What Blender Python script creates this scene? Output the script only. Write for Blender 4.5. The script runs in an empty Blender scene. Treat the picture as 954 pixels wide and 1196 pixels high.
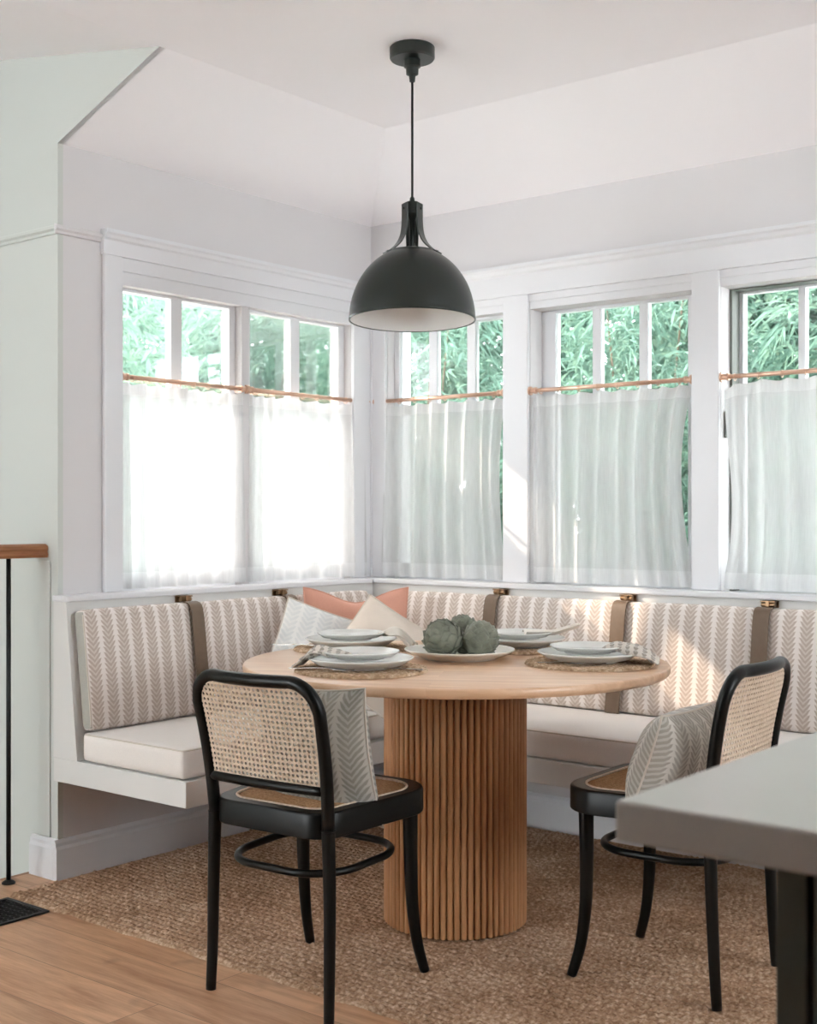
import bpy, bmesh, math, random
import numpy as np
from mathutils import Vector, Matrix, Euler
random.seed(7)
rng = np.random.default_rng(11)
S = bpy.context.scene
COL = S.collection
R_ = math.radians

# ------------------------------------------------------------------ mesh helpers
class MB:
    """collects shapes; build() links them as one mesh object"""
    def __init__(s):
        s.v = []; s.f = []; s.uv = []; s.mi = []
    def add(s, vs, fs, uvs=None, mi=0):
        o = len(s.v)
        s.v += [tuple(p) for p in vs]
        for i, f in enumerate(fs):
            s.f.append(tuple(o + k for k in f))
            s.uv.append(uvs[i] if uvs else [(0, 0)] * len(f))
            s.mi.append(mi)
        return s
    def box(s, a, b, mi=0):
        x0, y0, z0 = [min(a[i], b[i]) for i in range(3)]
        x1, y1, z1 = [max(a[i], b[i]) for i in range(3)]
        vs = [(x0,y0,z0),(x1,y0,z0),(x1,y1,z0),(x0,y1,z0),(x0,y0,z1),(x1,y0,z1),(x1,y1,z1),(x0,y1,z1)]
        return s.add(vs, [(0,3,2,1),(4,5,6,7),(0,1,5,4),(1,2,6,5),(2,3,7,6),(3,0,4,7)], mi=mi)
    def prism(s, pts, axis, a, b):
        """extrude a 2-D polygon along axis (0:x -> pts are (y,z); 1:y -> (x,z); 2:z -> (x,y))"""
        def P(p, t):
            return {0:(t,p[0],p[1]), 1:(p[0],t,p[1]), 2:(p[0],p[1],t)}[axis]
        n = len(pts)
        vs = [P(p,a) for p in pts] + [P(p,b) for p in pts]
        fs = [tuple(range(n-1,-1,-1)), tuple(range(n,2*n))] + [(i,(i+1)%n,n+(i+1)%n,n+i) for i in range(n)]
        return s.add(vs, fs)
    def tube(s, path, rad, seg=12, closed=False, caps=True, squash=None):
        P = [Vector(p) for p in path]; n = len(P)
        if not hasattr(rad, '__len__'): rad = [rad]*n
        T = []
        for i in range(n):
            if closed: t = P[(i+1)%n]-P[i-1]
            else: t = P[min(i+1,n-1)]-P[max(i-1,0)]
            T.append(t.normalized())
        up = Vector((0,0,1)) if abs(T[0].z) < .9 else Vector((1,0,0))
        N = (up - T[0]*up.dot(T[0])).normalized()
        vs = []
        for i in range(n):
            N = (N - T[i]*N.dot(T[i])).normalized(); B = T[i].cross(N)
            for k in range(seg):
                a = 2*math.pi*k/seg
                vs.append(P[i] + (N*math.cos(a) + B*math.sin(a))*rad[i])
        fs = []
        for i in range(n if closed else n-1):
            j = (i+1) % n
            for k in range(seg):
                q = (k+1) % seg
                fs.append((i*seg+k, i*seg+q, j*seg+q, j*seg+k))
        if caps and not closed:
            fs.append(tuple(range(seg-1,-1,-1))); fs.append(tuple((n-1)*seg+k for k in range(seg)))
        return s.add(vs, fs)
    def lathe(s, prof, c=(0,0,0), seg=48, capb=False, capt=False, rfun=None):
        n = len(prof); vs = []
        for r, z in prof:
            for k in range(seg):
                a = 2*math.pi*k/seg
                rr = r if rfun is None else rfun(r, z, a)
                vs.append((c[0]+rr*math.cos(a), c[1]+rr*math.sin(a), c[2]+z))
        fs = []
        for i in range(n-1):
            for k in range(seg):
                q = (k+1) % seg
                fs.append((i*seg+k, i*seg+q, (i+1)*seg+q, (i+1)*seg+k))
        if capb: fs.append(tuple(range(seg-1,-1,-1)))
        if capt: fs.append(tuple((n-1)*seg+k for k in range(seg)))
        return s.add(vs, fs)
    def grid(s, fn, nu, nv, uvfn=None, flip=False, mask=None):
        vs = [fn(i/nu, j/nv) for j in range(nv+1) for i in range(nu+1)]
        fs = []; uvs = []
        for j in range(nv):
            for i in range(nu):
                a = j*(nu+1)+i
                f = [a, a+1, a+nu+2, a+nu+1]; q = [(i,j),(i+1,j),(i+1,j+1),(i,j+1)]
                if flip: f = f[::-1]; q = q[::-1]
                fs.append(f)
                uvs.append([uvfn(c[0]/nu, c[1]/nv) if uvfn else (c[0]/nu, c[1]/nv) for c in q])
        return s.add(vs, fs, uvs)
    def build(s, name, mat, parent=None, smooth=False, bevel=0, bseg=2, sub=0, solid=0, loc=None):
        me = bpy.data.meshes.new(name)
        me.from_pydata([tuple(p) for p in s.v], [], s.f)
        uvl = me.uv_layers.new(name='UVMap')
        flat = [c for f in s.uv for p in f for c in p]
        uvl.data.foreach_set('uv', flat)
        mats = mat if isinstance(mat, (list, tuple)) else [mat]
        for m in mats: me.materials.append(m)
        if len(mats) > 1: me.polygons.foreach_set('material_index', s.mi)
        if smooth: me.polygons.foreach_set('use_smooth', [True]*len(me.polygons))
        me.update()
        if smooth == 'auto': me.set_sharp_from_angle(angle=R_(38))
        o = bpy.data.objects.new(name, me); COL.objects.link(o)
        if parent: o.parent = parent
        if loc: o.location = loc
        if bevel:
            b = o.modifiers.new('bevel', 'BEVEL'); b.width = bevel; b.segments = bseg; b.limit_method = 'ANGLE'; b.angle_limit = R_(40)
            b.harden_normals = False
        if solid:
            b = o.modifiers.new('solid', 'SOLIDIFY'); b.thickness = solid; b.offset = 0
        if sub:
            b = o.modifiers.new('sub', 'SUBSURF'); b.levels = sub; b.render_levels = sub
        if smooth and bevel:
            pass
        return o

def thing(name, label, cat, loc=(0,0,0), rot=(0,0,0), group=None):
    o = bpy.data.objects.new(name, None); COL.objects.link(o)
    o.location = loc; o.rotation_euler = rot; o.empty_display_size = .05
    o['label'] = label; o['category'] = cat
    if group: o['group'] = group
    return o
def tag(o, label, cat, group=None):
    o['label'] = label; o['category'] = cat
    if group: o['group'] = group
    return o
def struct(o):
    o['kind'] = 'structure'; return o
def dup(root, loc, rot, label, group=None, dz=None):
    r = root.copy(); COL.objects.link(r); r.location = loc; r.rotation_euler = rot
    r['label'] = label
    if group: r['group'] = group
    for ch in list(root.children):
        c = ch.copy(); COL.objects.link(c); c.parent = r
        for g in list(ch.children):
            d = g.copy(); COL.objects.link(d); d.parent = c
    return r

def spline(pts, n=8):
    """Catmull-Rom through pts"""
    P = [Vector(p) for p in pts]; out = []
    for i in range(len(P)-1):
        p0 = P[max(i-1,0)]; p1 = P[i]; p2 = P[i+1]; p3 = P[min(i+2,len(P)-1)]
        for k in range(n):
            t = k/n
            out.append(.5*((2*p1)+(p2-p0)*t+(2*p0-5*p1+4*p2-p3)*t*t+(3*p1-p0-3*p2+p3)*t**3))
    out.append(P[-1]); return out
def lerp(a, b, t): return a+(b-a)*t
def rrect(w0, w1, y0, y1, r0, r1, n=8):
    """rounded trapezoid outline, counter-clockwise: width w0 at y0 and w1 at y1"""
    c = [(-w0/2+r0, y0+r0, r0, 180), (w0/2-r0, y0+r0, r0, 270), (w1/2-r1, y1-r1, r1, 0), (-w1/2+r1, y1-r1, r1, 90)]
    pts = []
    for cx, cy, r, a in c:
        for k in range(n+1):
            t = R_(a+90*k/n); pts.append((cx+r*math.cos(t), cy+r*math.sin(t)))
    return pts

# ------------------------------------------------------------------ materials
def newmat(name):
    m = bpy.data.materials.new(name); m.use_nodes = True
    nt = m.node_tree; nt.nodes.clear()
    out = nt.nodes.new('ShaderNodeOutputMaterial')
    return m, nt, out
def N(nt, t, **kw):
    n = nt.nodes.new(t)
    for k, v in kw.items():
        if k in n.inputs: n.inputs[k].default_value = v
        else: setattr(n, k, v)
    return n
def L(nt, a, b): nt.links.new(a, b)
def C4(c): return (c[0], c[1], c[2], 1)
def srgb(r, g, b):
    f = lambda u: (u/255/12.92) if u/255 <= .04045 else ((u/255+.055)/1.055)**2.4
    return (f(r), f(g), f(b))
def math_(nt, op, a, b=None, c=None):
    n = nt.nodes.new('ShaderNodeMath'); n.operation = op
    for i, v in enumerate((a, b, c)):
        if v is None: continue
        if hasattr(v, 'default_value') or hasattr(v, 'links'): L(nt, v, n.inputs[i])
        else: n.inputs[i].default_value = v
    return n.outputs[0]
def mixc(nt, fac, a, b):
    n = nt.nodes.new('ShaderNodeMix'); n.data_type = 'RGBA'
    for sock, v in ((n.inputs[0], fac), (n.inputs[6], a), (n.inputs[7], b)):
        if hasattr(v, 'links'): L(nt, v, sock)
        else: sock.default_value = v if not isinstance(v, tuple) or len(v) == 4 else C4(v)
    return n.outputs[2]
def simple(name, col, rough=.5, metal=0, spec=.5, noise=0, nscale=20, bump=0, bscale=200, sheen=0, stretch=(1,1,1)):
    m, nt, out = newmat(name)
    p = N(nt, 'ShaderNodeBsdfPrincipled'); L(nt, p.outputs[0], out.inputs[0])
    p.inputs['Base Color'].default_value = C4(col); p.inputs['Roughness'].default_value = rough
    p.inputs['Metallic'].default_value = metal; p.inputs['Specular IOR Level'].default_value = spec
    if sheen: p.inputs['Sheen Weight'].default_value = sheen
    tc = N(nt, 'ShaderNodeTexCoord'); mp = N(nt, 'ShaderNodeMapping'); mp.inputs['Scale'].default_value = stretch
    L(nt, tc.outputs['Object'], mp.inputs[0])
    if noise:
        nz = N(nt, 'ShaderNodeTexNoise', Scale=nscale, Detail=4.0); L(nt, mp.outputs[0], nz.inputs['Vector'])
        lo = tuple(c*(1-noise) for c in col); hi = tuple(min(1, c*(1+noise)) for c in col)
        L(nt, mixc(nt, nz.outputs['Fac'], lo, hi), p.inputs['Base Color'])
    if bump:
        nb = N(nt, 'ShaderNodeTexNoise', Scale=bscale, Detail=3.0); L(nt, mp.outputs[0], nb.inputs['Vector'])
        b = N(nt, 'ShaderNodeBump', Strength=bump, Distance=.002); L(nt, nb.outputs['Fac'], b.inputs['Height'])
        L(nt, b.outputs[0], p.inputs['Normal'])
    return m
def wood(name, c1, c2, axis=0, scale=8, rough=.45, c3=None):
    m, nt, out = newmat(name)
    p = N(nt, 'ShaderNodeBsdfPrincipled', Roughness=rough); L(nt, p.outputs[0], out.inputs[0])
    tc = N(nt, 'ShaderNodeTexCoord'); mp = N(nt, 'ShaderNodeMapping')
    sc = [6, 6, 6]; sc[axis] = .5; mp.inputs['Scale'].default_value = sc
    L(nt, tc.outputs['Object'], mp.inputs[0])
    n1 = N(nt, 'ShaderNodeTexNoise', Scale=scale, Detail=6.0, Distortion=.6); L(nt, mp.outputs[0], n1.inputs['Vector'])
    n2 = N(nt, 'ShaderNodeTexNoise', Scale=scale*6, Detail=3.0); L(nt, mp.outputs[0], n2.inputs['Vector'])
    f = math_(nt, 'MULTIPLY_ADD', n2.outputs['Fac'], .35, math_(nt, 'MULTIPLY', n1.outputs['Fac'], .65))
    rp = N(nt, 'ShaderNodeValToRGB'); rp.color_ramp.elements[0].position = .35; rp.color_ramp.elements[1].position = .65
    rp.color_ramp.elements[0].color = C4(c1); rp.color_ramp.elements[1].color = C4(c2)
    L(nt, f, rp.inputs[0]); L(nt, rp.outputs[0], p.inputs['Base Color'])
    b = N(nt, 'ShaderNodeBump', Strength=.15, Distance=.002); L(nt, f, b.inputs['Height']); L(nt, b.outputs[0], p.inputs['Normal'])
    return m
def chevron(name, base, dark, period=.06, q=.017, slope=1.1, width=.72, mot=.55, rough=.9, up=1, blotch=0):
    """cloth printed with columns of small leaf chevrons; UVs are metres"""
    m, nt, out = newmat(name)
    p = N(nt, 'ShaderNodeBsdfPrincipled', Roughness=rough); L(nt, p.outputs[0], out.inputs[0])
    p.inputs['Specular IOR Level'].default_value = .2; p.inputs['Sheen Weight'].default_value = .15
    uv = N(nt, 'ShaderNodeUVMap'); sep = N(nt, 'ShaderNodeSeparateXYZ'); L(nt, uv.outputs[0], sep.inputs[0])
    nz = N(nt, 'ShaderNodeTexNoise', Scale=70.0, Detail=2.0); L(nt, uv.outputs[0], nz.inputs['Vector'])
    wob = math_(nt, 'MULTIPLY', math_(nt, 'SUBTRACT', nz.outputs['Fac'], .5), .12)
    fu = math_(nt, 'FRACT', math_(nt, 'ADD', math_(nt, 'DIVIDE', sep.outputs[0], period), wob))
    d = math_(nt, 'ABSOLUTE', math_(nt, 'SUBTRACT', fu, .5))                      # 0 spine .. .5 gap
    ph = math_(nt, 'FRACT', math_(nt, 'DIVIDE', math_(nt, 'MULTIPLY_ADD', d, -up*slope*period, sep.outputs[1]), q))
    tri = math_(nt, 'MULTIPLY', math_(nt, 'ABSOLUTE', math_(nt, 'SUBTRACT', ph, .5)), 2.0)   # 0..1 leaf profile
    lim = math_(nt, 'MULTIPLY_ADD', tri, -.16, width*.5+.06)
    mr = N(nt, 'ShaderNodeMapRange'); mr.interpolation_type = 'SMOOTHSTEP'
    L(nt, math_(nt, 'SUBTRACT', lim, d), mr.inputs[0]); mr.inputs[1].default_value = -.03; mr.inputs[2].default_value = .05
    leaf = N(nt, 'ShaderNodeMapRange'); leaf.interpolation_type = 'SMOOTHSTEP'
    L(nt, tri, leaf.inputs[0]); leaf.inputs[1].default_value = .75; leaf.inputs[2].default_value = .35
    fac = math_(nt, 'MULTIPLY', mr.outputs[0], math_(nt, 'MULTIPLY_ADD', leaf.outputs[0], 1-mot, mot))
    if blotch:
        nb = N(nt, 'ShaderNodeTexNoise', Scale=9.0, Detail=2.0); L(nt, uv.outputs[0], nb.inputs['Vector'])
        fac = math_(nt, 'MULTIPLY', fac, math_(nt, 'MULTIPLY_ADD', nb.outputs['Fac'], 1.2, .3))
    L(nt, mixc(nt, fac, base, dark), p.inputs['Base Color'])
    w = N(nt, 'ShaderNodeTexNoise', Scale=900.0, Detail=1.0); L(nt, uv.outputs[0], w.inputs['Vector'])
    b = N(nt, 'ShaderNodeBump', Strength=.25, Distance=.001); L(nt, w.outputs['Fac'], b.inputs['Height']); L(nt, b.outputs[0], p.inputs['Normal'])
    return m

M = {}
M['wall'] = simple('wall_paint', srgb(221,218,219), .75, bump=.04, bscale=90)
M['ceil'] = simple('ceiling_paint', srgb(253,250,253), .8, bump=.03, bscale=90)
M['jog'] = simple('hall_wall_paint', srgb(208,211,206), .75, bump=.04, bscale=90)
M['trim'] = simple('trim_paint', srgb(229,229,232), .35, bump=.01)
M['sash_dark'] = simple('window_track', srgb(120,124,118), .5)
M['bench'] = simple('bench_paint', srgb(224,222,219), .4, bump=.01)
M['black_wood'] = simple('black_lacquered_wood', (.003,.0033,.003), .34, spec=.25, noise=.3, nscale=60)
M['lamp_metal'] = simple('dark_enamel_metal', (.022,.028,.025), .33, metal=.25, spec=.5)
M['lamp_inner'] = simple('white_enamel', srgb(250,249,248), .35)
M['brass'] = simple('aged_brass', (.30,.19,.11), .3, metal=1.0)
M['copper'] = simple('copper_rod_metal', (.70,.46,.34), .34, metal=.7)
M['leather'] = simple('brown_leather_strap', srgb(112,92,74), .55, noise=.15, nscale=60, bump=.2, bscale=500)
M['seat_fabric'] = simple('seat_linen', srgb(238,231,225), .9, spec=.2, noise=.05, nscale=260, bump=.3, bscale=900, sheen=.2)
M['rail_wood'] = wood('handrail_oak', srgb(132,80,46), srgb(168,112,70), axis=1, rough=.4)
M['table_top'] = wood('table_oak', srgb(200,152,112), srgb(222,180,142), axis=0, scale=5, rough=.42)
M['table_slat'] = wood('slat_oak', srgb(172,118,76), srgb(202,150,106), axis=2, scale=7, rough=.5)
M['counter'] = simple('pale_quartz', srgb(205,201,194), .28, noise=.04, nscale=14)
M['island'] = simple('island_paint', srgb(84,90,84), .5, noise=.05)
M['plate'] = simple('pale_glazed_stoneware', srgb(226,225,220), .25, noise=.03, nscale=30)
M['platter'] = simple('ivory_stoneware', srgb(226,219,209), .35, noise=.03, nscale=30)
M['steel'] = simple('cutlery_steel', (.62,.60,.57), .22, metal=1.0)
M['iron'] = simple('black_iron', (.012,.013,.013), .45, metal=.4)
M['coral'] = simple('coral_cloth', srgb(212,156,136), .95, spec=.15, noise=.1, nscale=300, bump=.3, bscale=900, sheen=.2)
M['piping'] = simple('piping_cloth', srgb(214,204,192), .9, spec=.2, bump=.3, bscale=900)
M['cush'] = chevron('leaf_stripe_cloth', srgb(240,232,227), srgb(196,180,168), period=.058, q=.017)
M['cush_side'] = simple('grey_slub_cloth', srgb(176,174,166), .95, spec=.2, noise=.25, nscale=500)
M['pil_grey'] = chevron('grey_feather_cloth', srgb(188,183,174), srgb(146,142,132), period=.062, q=.017, slope=1.1, width=.8, mot=.35, blotch=1)
M['pil_leaf'] = chevron('leafy_linen', srgb(212,207,199), srgb(162,156,146), period=.055, q=.015, slope=1.0, width=.84, mot=.45, blotch=1)
M['pil_white'] = chevron('pale_leaf_linen', srgb(234,233,230), srgb(218,219,218), period=.06, q=.02, slope=.8, width=.8, mot=.4, blotch=1)
M['pil_cream'] = simple('oatmeal_linen', srgb(214,202,190), .95, spec=.2, noise=.12, nscale=14, bump=.3, bscale=900)
M['napkin'] = chevron('striped_linen_napkin', srgb(214,206,196), srgb(160,152,142), period=.022, q=.009, slope=.4, width=.5, mot=.5)
M['napkin_plain'] = simple('cream_linen_napkin', srgb(232,224,213), .95, spec=.2, noise=.08, nscale=60, bump=.3, bscale=700)
M['artichoke'] = simple('artichoke_green', srgb(124,127,112), .55, noise=.55, nscale=34, bump=.4, bscale=160)
M['bark'] = simple('shrub_stem', srgb(96,84,70), .9, noise=.3)
M['ground'] = simple('pale_gravel', srgb(222,222,216), .95, noise=.1)

def floor_mat():
    m, nt, out = newmat('oak_floor_planks')
    p = N(nt, 'ShaderNodeBsdfPrincipled', Roughness=.42); L(nt, p.outputs[0], out.inputs[0])
    tc = N(nt, 'ShaderNodeTexCoord')
    br = N(nt, 'ShaderNodeTexBrick'); br.offset = .37; br.offset_frequency = 2
    br.inputs['Scale'].default_value = 1; br.inputs['Brick Width'].default_value = 1.7; br.inputs['Row Height'].default_value = .185
    br.inputs['Mortar Size'].default_value = .0012; br.inputs['Mortar Smooth'].default_value = .3
    br.inputs['Color1'].default_value = (.2,.2,.2,1); br.inputs['Color2'].default_value = (.8,.8,.8,1); br.inputs['Mortar'].default_value = (0,0,0,1)
    L(nt, tc.outputs['Object'], br.inputs['Vector'])
    mp = N(nt, 'ShaderNodeMapping'); mp.inputs['Scale'].default_value = (.6,6,6); L(nt, tc.outputs['Object'], mp.inputs[0])
    off = N(nt, 'ShaderNodeVectorMath'); off.operation = 'ADD'; L(nt, mp.outputs[0], off.inputs[0]); L(nt, br.outputs['Color'], off.inputs[1])
    n1 = N(nt, 'ShaderNodeTexNoise', Scale=3.0, Detail=6.0, Distortion=1.0); L(nt, off.outputs[0], n1.inputs['Vector'])
    n2 = N(nt, 'ShaderNodeTexNoise', Scale=30.0, Detail=3.0); L(nt, off.outputs[0], n2.inputs['Vector'])
    kn = N(nt, 'ShaderNodeTexNoise', Scale=7.0, Detail=2.0); L(nt, tc.outputs['Object'], kn.inputs['Vector'])
    f = math_(nt, 'MULTIPLY_ADD', n2.outputs['Fac'], .25, math_(nt, 'MULTIPLY', n1.outputs['Fac'], .75))
    rp = N(nt, 'ShaderNodeValToRGB'); e = rp.color_ramp.elements
    e[0].position = .32; e[0].color = C4(srgb(178,128,92)); e[1].position = .62; e[1].color = C4(srgb(224,178,140))
    L(nt, f, rp.inputs[0])
    sepc = N(nt, 'ShaderNodeSeparateColor'); L(nt, br.outputs['Color'], sepc.inputs[0])
    tint = mixc(nt, sepc.outputs[0], (.80,.79,.78), (1.08,1.07,1.07))
    mul = N(nt, 'ShaderNodeMix'); mul.data_type = 'RGBA'; mul.blend_type = 'MULTIPLY'; mul.inputs[0].default_value = 1
    L(nt, rp.outputs[0], mul.inputs[6]); L(nt, tint, mul.inputs[7])
    km = N(nt, 'ShaderNodeMapRange'); L(nt, kn.outputs['Fac'], km.inputs[0]); km.inputs[1].default_value = .63; km.inputs[2].default_value = .78
    c = mixc(nt, math_(nt, 'MULTIPLY', km.outputs[0], .55), mul.outputs[2], srgb(96,64,42))
    c = mixc(nt, math_(nt, 'MULTIPLY', br.outputs['Fac'], .6), c, srgb(92,64,44))
    L(nt, c, p.inputs['Base Color'])
    b = N(nt, 'ShaderNodeBump', Strength=.2, Distance=.002); L(nt, math_(nt, 'SUBTRACT', f, br.outputs['Fac']), b.inputs['Height']); L(nt, b.outputs[0], p.inputs['Normal'])
    return m
M['floor'] = floor_mat()

def fibre_mat(name, dark, mid, light, scale=60, bscale=420):
    """woven plant fibre, colour follows strand noise"""
    m, nt, out = newmat(name)
    p = N(nt, 'ShaderNodeBsdfPrincipled', Roughness=.9); L(nt, p.outputs[0], out.inputs[0]); p.inputs['Specular IOR Level'].default_value = .15
    tc = N(nt, 'ShaderNodeTexCoord')
    n1 = N(nt, 'ShaderNodeTexNoise', Scale=scale, Detail=3.0); L(nt, tc.outputs['Object'], n1.inputs['Vector'])
    n2 = N(nt, 'ShaderNodeTexNoise', Scale=3.5, Detail=2.0); L(nt, tc.outputs['Object'], n2.inputs['Vector'])
    f = math_(nt, 'MULTIPLY_ADD', n2.outputs['Fac'], .3, math_(nt, 'MULTIPLY', n1.outputs['Fac'], .7))
    rp = N(nt, 'ShaderNodeValToRGB'); e = rp.color_ramp.elements
    e[0].position = .34; e[0].color = C4(dark); e[1].position = .66; e[1].color = C4(light)
    k = e.new(.5); k.color = C4(mid)
    L(nt, f, rp.inputs[0]); L(nt, rp.outputs[0], p.inputs['Base Color'])
    n3 = N(nt, 'ShaderNodeTexNoise', Scale=bscale, Detail=2.0); L(nt, tc.outputs['Object'], n3.inputs['Vector'])
    b = N(nt, 'ShaderNodeBump', Strength=.5, Distance=.003); L(nt, n3.outputs['Fac'], b.inputs['Height']); L(nt, b.outputs[0], p.inputs['Normal'])
    return m
M['jute'] = fibre_mat('braided_jute', srgb(136,102,76), srgb(180,146,118), srgb(222,194,168), scale=90)
M['seagrass'] = fibre_mat('braided_seagrass', srgb(150,118,90), srgb(190,160,130), srgb(222,198,172), scale=90)
M['cane'] = fibre_mat('woven_cane', srgb(206,182,156), srgb(220,200,178), srgb(232,214,194), scale=120, bscale=900)
M['cane_seat'] = fibre_mat('woven_seat_cane', srgb(170,128,90), srgb(192,150,112), srgb(208,170,132), scale=120, bscale=900)

def glass_mat():
    m, nt, out = newmat('window_glass')
    t = N(nt, 'ShaderNodeBsdfTransparent'); t.inputs[0].default_value = (.97,.985,.975,1)
    g = N(nt, 'ShaderNodeBsdfGlossy', Roughness=.0); g.inputs[0].default_value = (1,1,1,1)
    fr = N(nt, 'ShaderNodeFresnel', IOR=1.45); mx = N(nt, 'ShaderNodeMixShader')
    L(nt, math_(nt, 'MULTIPLY', fr.outputs[0], .8), mx.inputs[0]); L(nt, t.outputs[0], mx.inputs[1]); L(nt, g.outputs[0], mx.inputs[2]); L(nt, mx.outputs[0], out.inputs[0])
    return m
M['glass'] = glass_mat()
def sheer_mat():
    m, nt, out = newmat('sheer_linen')
    t = N(nt, 'ShaderNodeBsdfTransparent')
    tr = N(nt, 'ShaderNodeBsdfTranslucent'); tr.inputs[0].default_value = (.55,.55,.56,1)
    d = N(nt, 'ShaderNodeBsdfDiffuse'); d.inputs[0].default_value = (.90,.90,.905,1)
    a = N(nt, 'ShaderNodeMixShader'); a.inputs[0].default_value = .70; L(nt, tr.outputs[0], a.inputs[1]); L(nt, d.outputs[0], a.inputs[2])
    uv = N(nt, 'ShaderNodeUVMap'); sep = N(nt, 'ShaderNodeSeparateXYZ'); L(nt, uv.outputs[0], sep.inputs[0])
    hem = math_(nt, 'MAXIMUM', math_(nt, 'GREATER_THAN', sep.outputs[1], .655), math_(nt, 'LESS_THAN', sep.outputs[1], .055))
    nz = N(nt, 'ShaderNodeTexNoise', Scale=1.0, Detail=3.0)
    mp = N(nt, 'ShaderNodeMapping'); mp.inputs['Scale'].default_value = (320,14,1); L(nt, uv.outputs[0], mp.inputs[0]); L(nt, mp.outputs[0], nz.inputs['Vector'])
    op = math_(nt, 'ADD', math_(nt, 'MULTIPLY_ADD', hem, .12, SHEER), math_(nt, 'MULTIPLY', math_(nt, 'SUBTRACT', nz.outputs['Fac'], .5), .25))
    b = N(nt, 'ShaderNodeMixShader'); L(nt, op, b.inputs[0]); L(nt, t.outputs[0], b.inputs[1]); L(nt, a.outputs[0], b.inputs[2])
    L(nt, b.outputs[0], out.inputs[0]); return m
SHEER = .85
M['sheer'] = sheer_mat()
def leaf_mat(name, c1, c2):
    m, nt, out = newmat(name)
    tc = N(nt, 'ShaderNodeTexCoord')
    nz = N(nt, 'ShaderNodeTexNoise', Scale=9.0, Detail=3.0); L(nt, tc.outputs['Object'], nz.inputs['Vector'])
    c = mixc(nt, nz.outputs['Fac'], c1, c2)
    d = N(nt, 'ShaderNodeBsdfDiffuse'); t = N(nt, 'ShaderNodeBsdfTranslucent'); L(nt, c, d.inputs[0]); L(nt, c, t.inputs[0])
    a = N(nt, 'ShaderNodeMixShader'); a.inputs[0].default_value = .45; L(nt, d.outputs[0], a.inputs[1]); L(nt, t.outputs[0], a.inputs[2])
    L(nt, a.outputs[0], out.inputs[0]); return m
M['leafA'] = leaf_mat('bamboo_leaf', (.07,.15,.115), (.25,.39,.32))
M['leafB'] = leaf_mat('pale_leaf', (.12,.22,.17), (.29,.42,.35))

# ------------------------------------------------------------------ camera, world, sun
AN = R_(38.8); CAM = Vector((3.46, -4.055, 1.168)); FPX = 1503.
RV = Vector((math.cos(AN), math.sin(AN), 0)); FV = Vector((-math.sin(AN), math.cos(AN), 0))
cam = bpy.data.cameras.new('camera'); co = bpy.data.objects.new('camera', cam); COL.objects.link(co)
co.location = CAM; co.rotation_euler = (R_(90), 0, AN)
cam.sensor_fit = 'HORIZONTAL'; cam.sensor_width = 36; cam.lens = FPX/954*36; cam.shift_y = 3.3/954
cam.dof.use_dof = True; cam.dof.focus_distance = 3.2; cam.dof.aperture_fstop = 9
cam.clip_start = .02
S.camera = co
def at(px, py, d):
    """a point of the place at depth d in front of the tripod"""
    return CAM + FV*d + RV*((px-477)/FPX*d) + Vector((0,0,(601.3-py)/FPX*d))

w = bpy.data.worlds.new('sky'); S.world = w; w.use_nodes = True
bg = w.node_tree.nodes['Background']; bg.inputs[0].default_value = (.93,.96,1.0,1); bg.inputs[1].default_value = 4.0
sun = bpy.data.lights.new('sun', 'SUN'); sun.energy = 7; sun.angle = R_(1.0); sun.color = (1,.80,.65)
so = bpy.data.objects.new('sun', sun); COL.objects.link(so)
sd = Vector((1,.60,-.75)).normalized(); so.rotation_euler = sd.to_track_quat('-Z','Y').to_euler()
so.location = (-6,-4,6)
S.view_settings.view_transform = 'Standard'; S.view_settings.look = 'None'
S.view_settings.exposure = 1.66; S.view_settings.gamma = 1; S.view_settings.use_curve_mapping = False

# ------------------------------------------------------------------ room shell
JY = -1.545; ZW = 2.36; ZF = 2.557; SX = .494; SY = -.50
X1 = 6.0; YB = -6.5
# floor
struct(MB().box((-.13,YB,-.22),(X1,0,0)).build('floor', M['floor']))
struct(MB().box((-1.5,YB,-2.5),(-.131,JY,-2.4)).build('floor_stairwell', M['floor']))
HX, HY = -.50, -2.40
# left wall with two openings
LO = [(-1.297,-.735), (-.697,-.127)]
ZS, ZH = .905, 1.94
b = MB()
LW0 = JY+.02
b.box((-.09,LW0,-.2),(0,.15,ZS))
b.box((-.09,LW0,ZH),(0,.15,ZW))
b.box((-.09,LW0,ZS),(0,LO[0][0],ZH)); b.box((-.09,LO[0][1],ZS),(0,LO[1][0],ZH)); b.box((-.09,LO[1][1],ZS),(0,.15,ZH))
struct(b.build('wall_left', M['wall']))
RO = [(.09,.673), (.786,1.455), (1.556,2.235)]
b = MB()
b.box((.0005,0,-.2),(X1,.15,ZS)); b.box((.0005,0,ZH),(X1,.15,ZW))
xs = [.0005] + [v for o in RO for v in o] + [X1]
for i in range(0, len(xs), 2): b.box((xs[i],0,ZS),(xs[i+1],.15,ZH))
struct(b.build('wall_right', M['wall']))
# hall wall facing the camera at the stair, with the gable above the nook opening
zc = lambda x: ZF + .17*(SX-x) if x < SX else ZF
b = MB()
b.prism([(HX-.1,-2.4),(0,-2.4),(0,zc(0)),(HX-.1,zc(HX-.1))], 1, JY, JY+.02)
b.prism([(.0,ZW),(SX,ZF),(.0,zc(0))], 1, JY, JY+.02)
struct(b.build('wall_hall', M['jog']))
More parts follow.
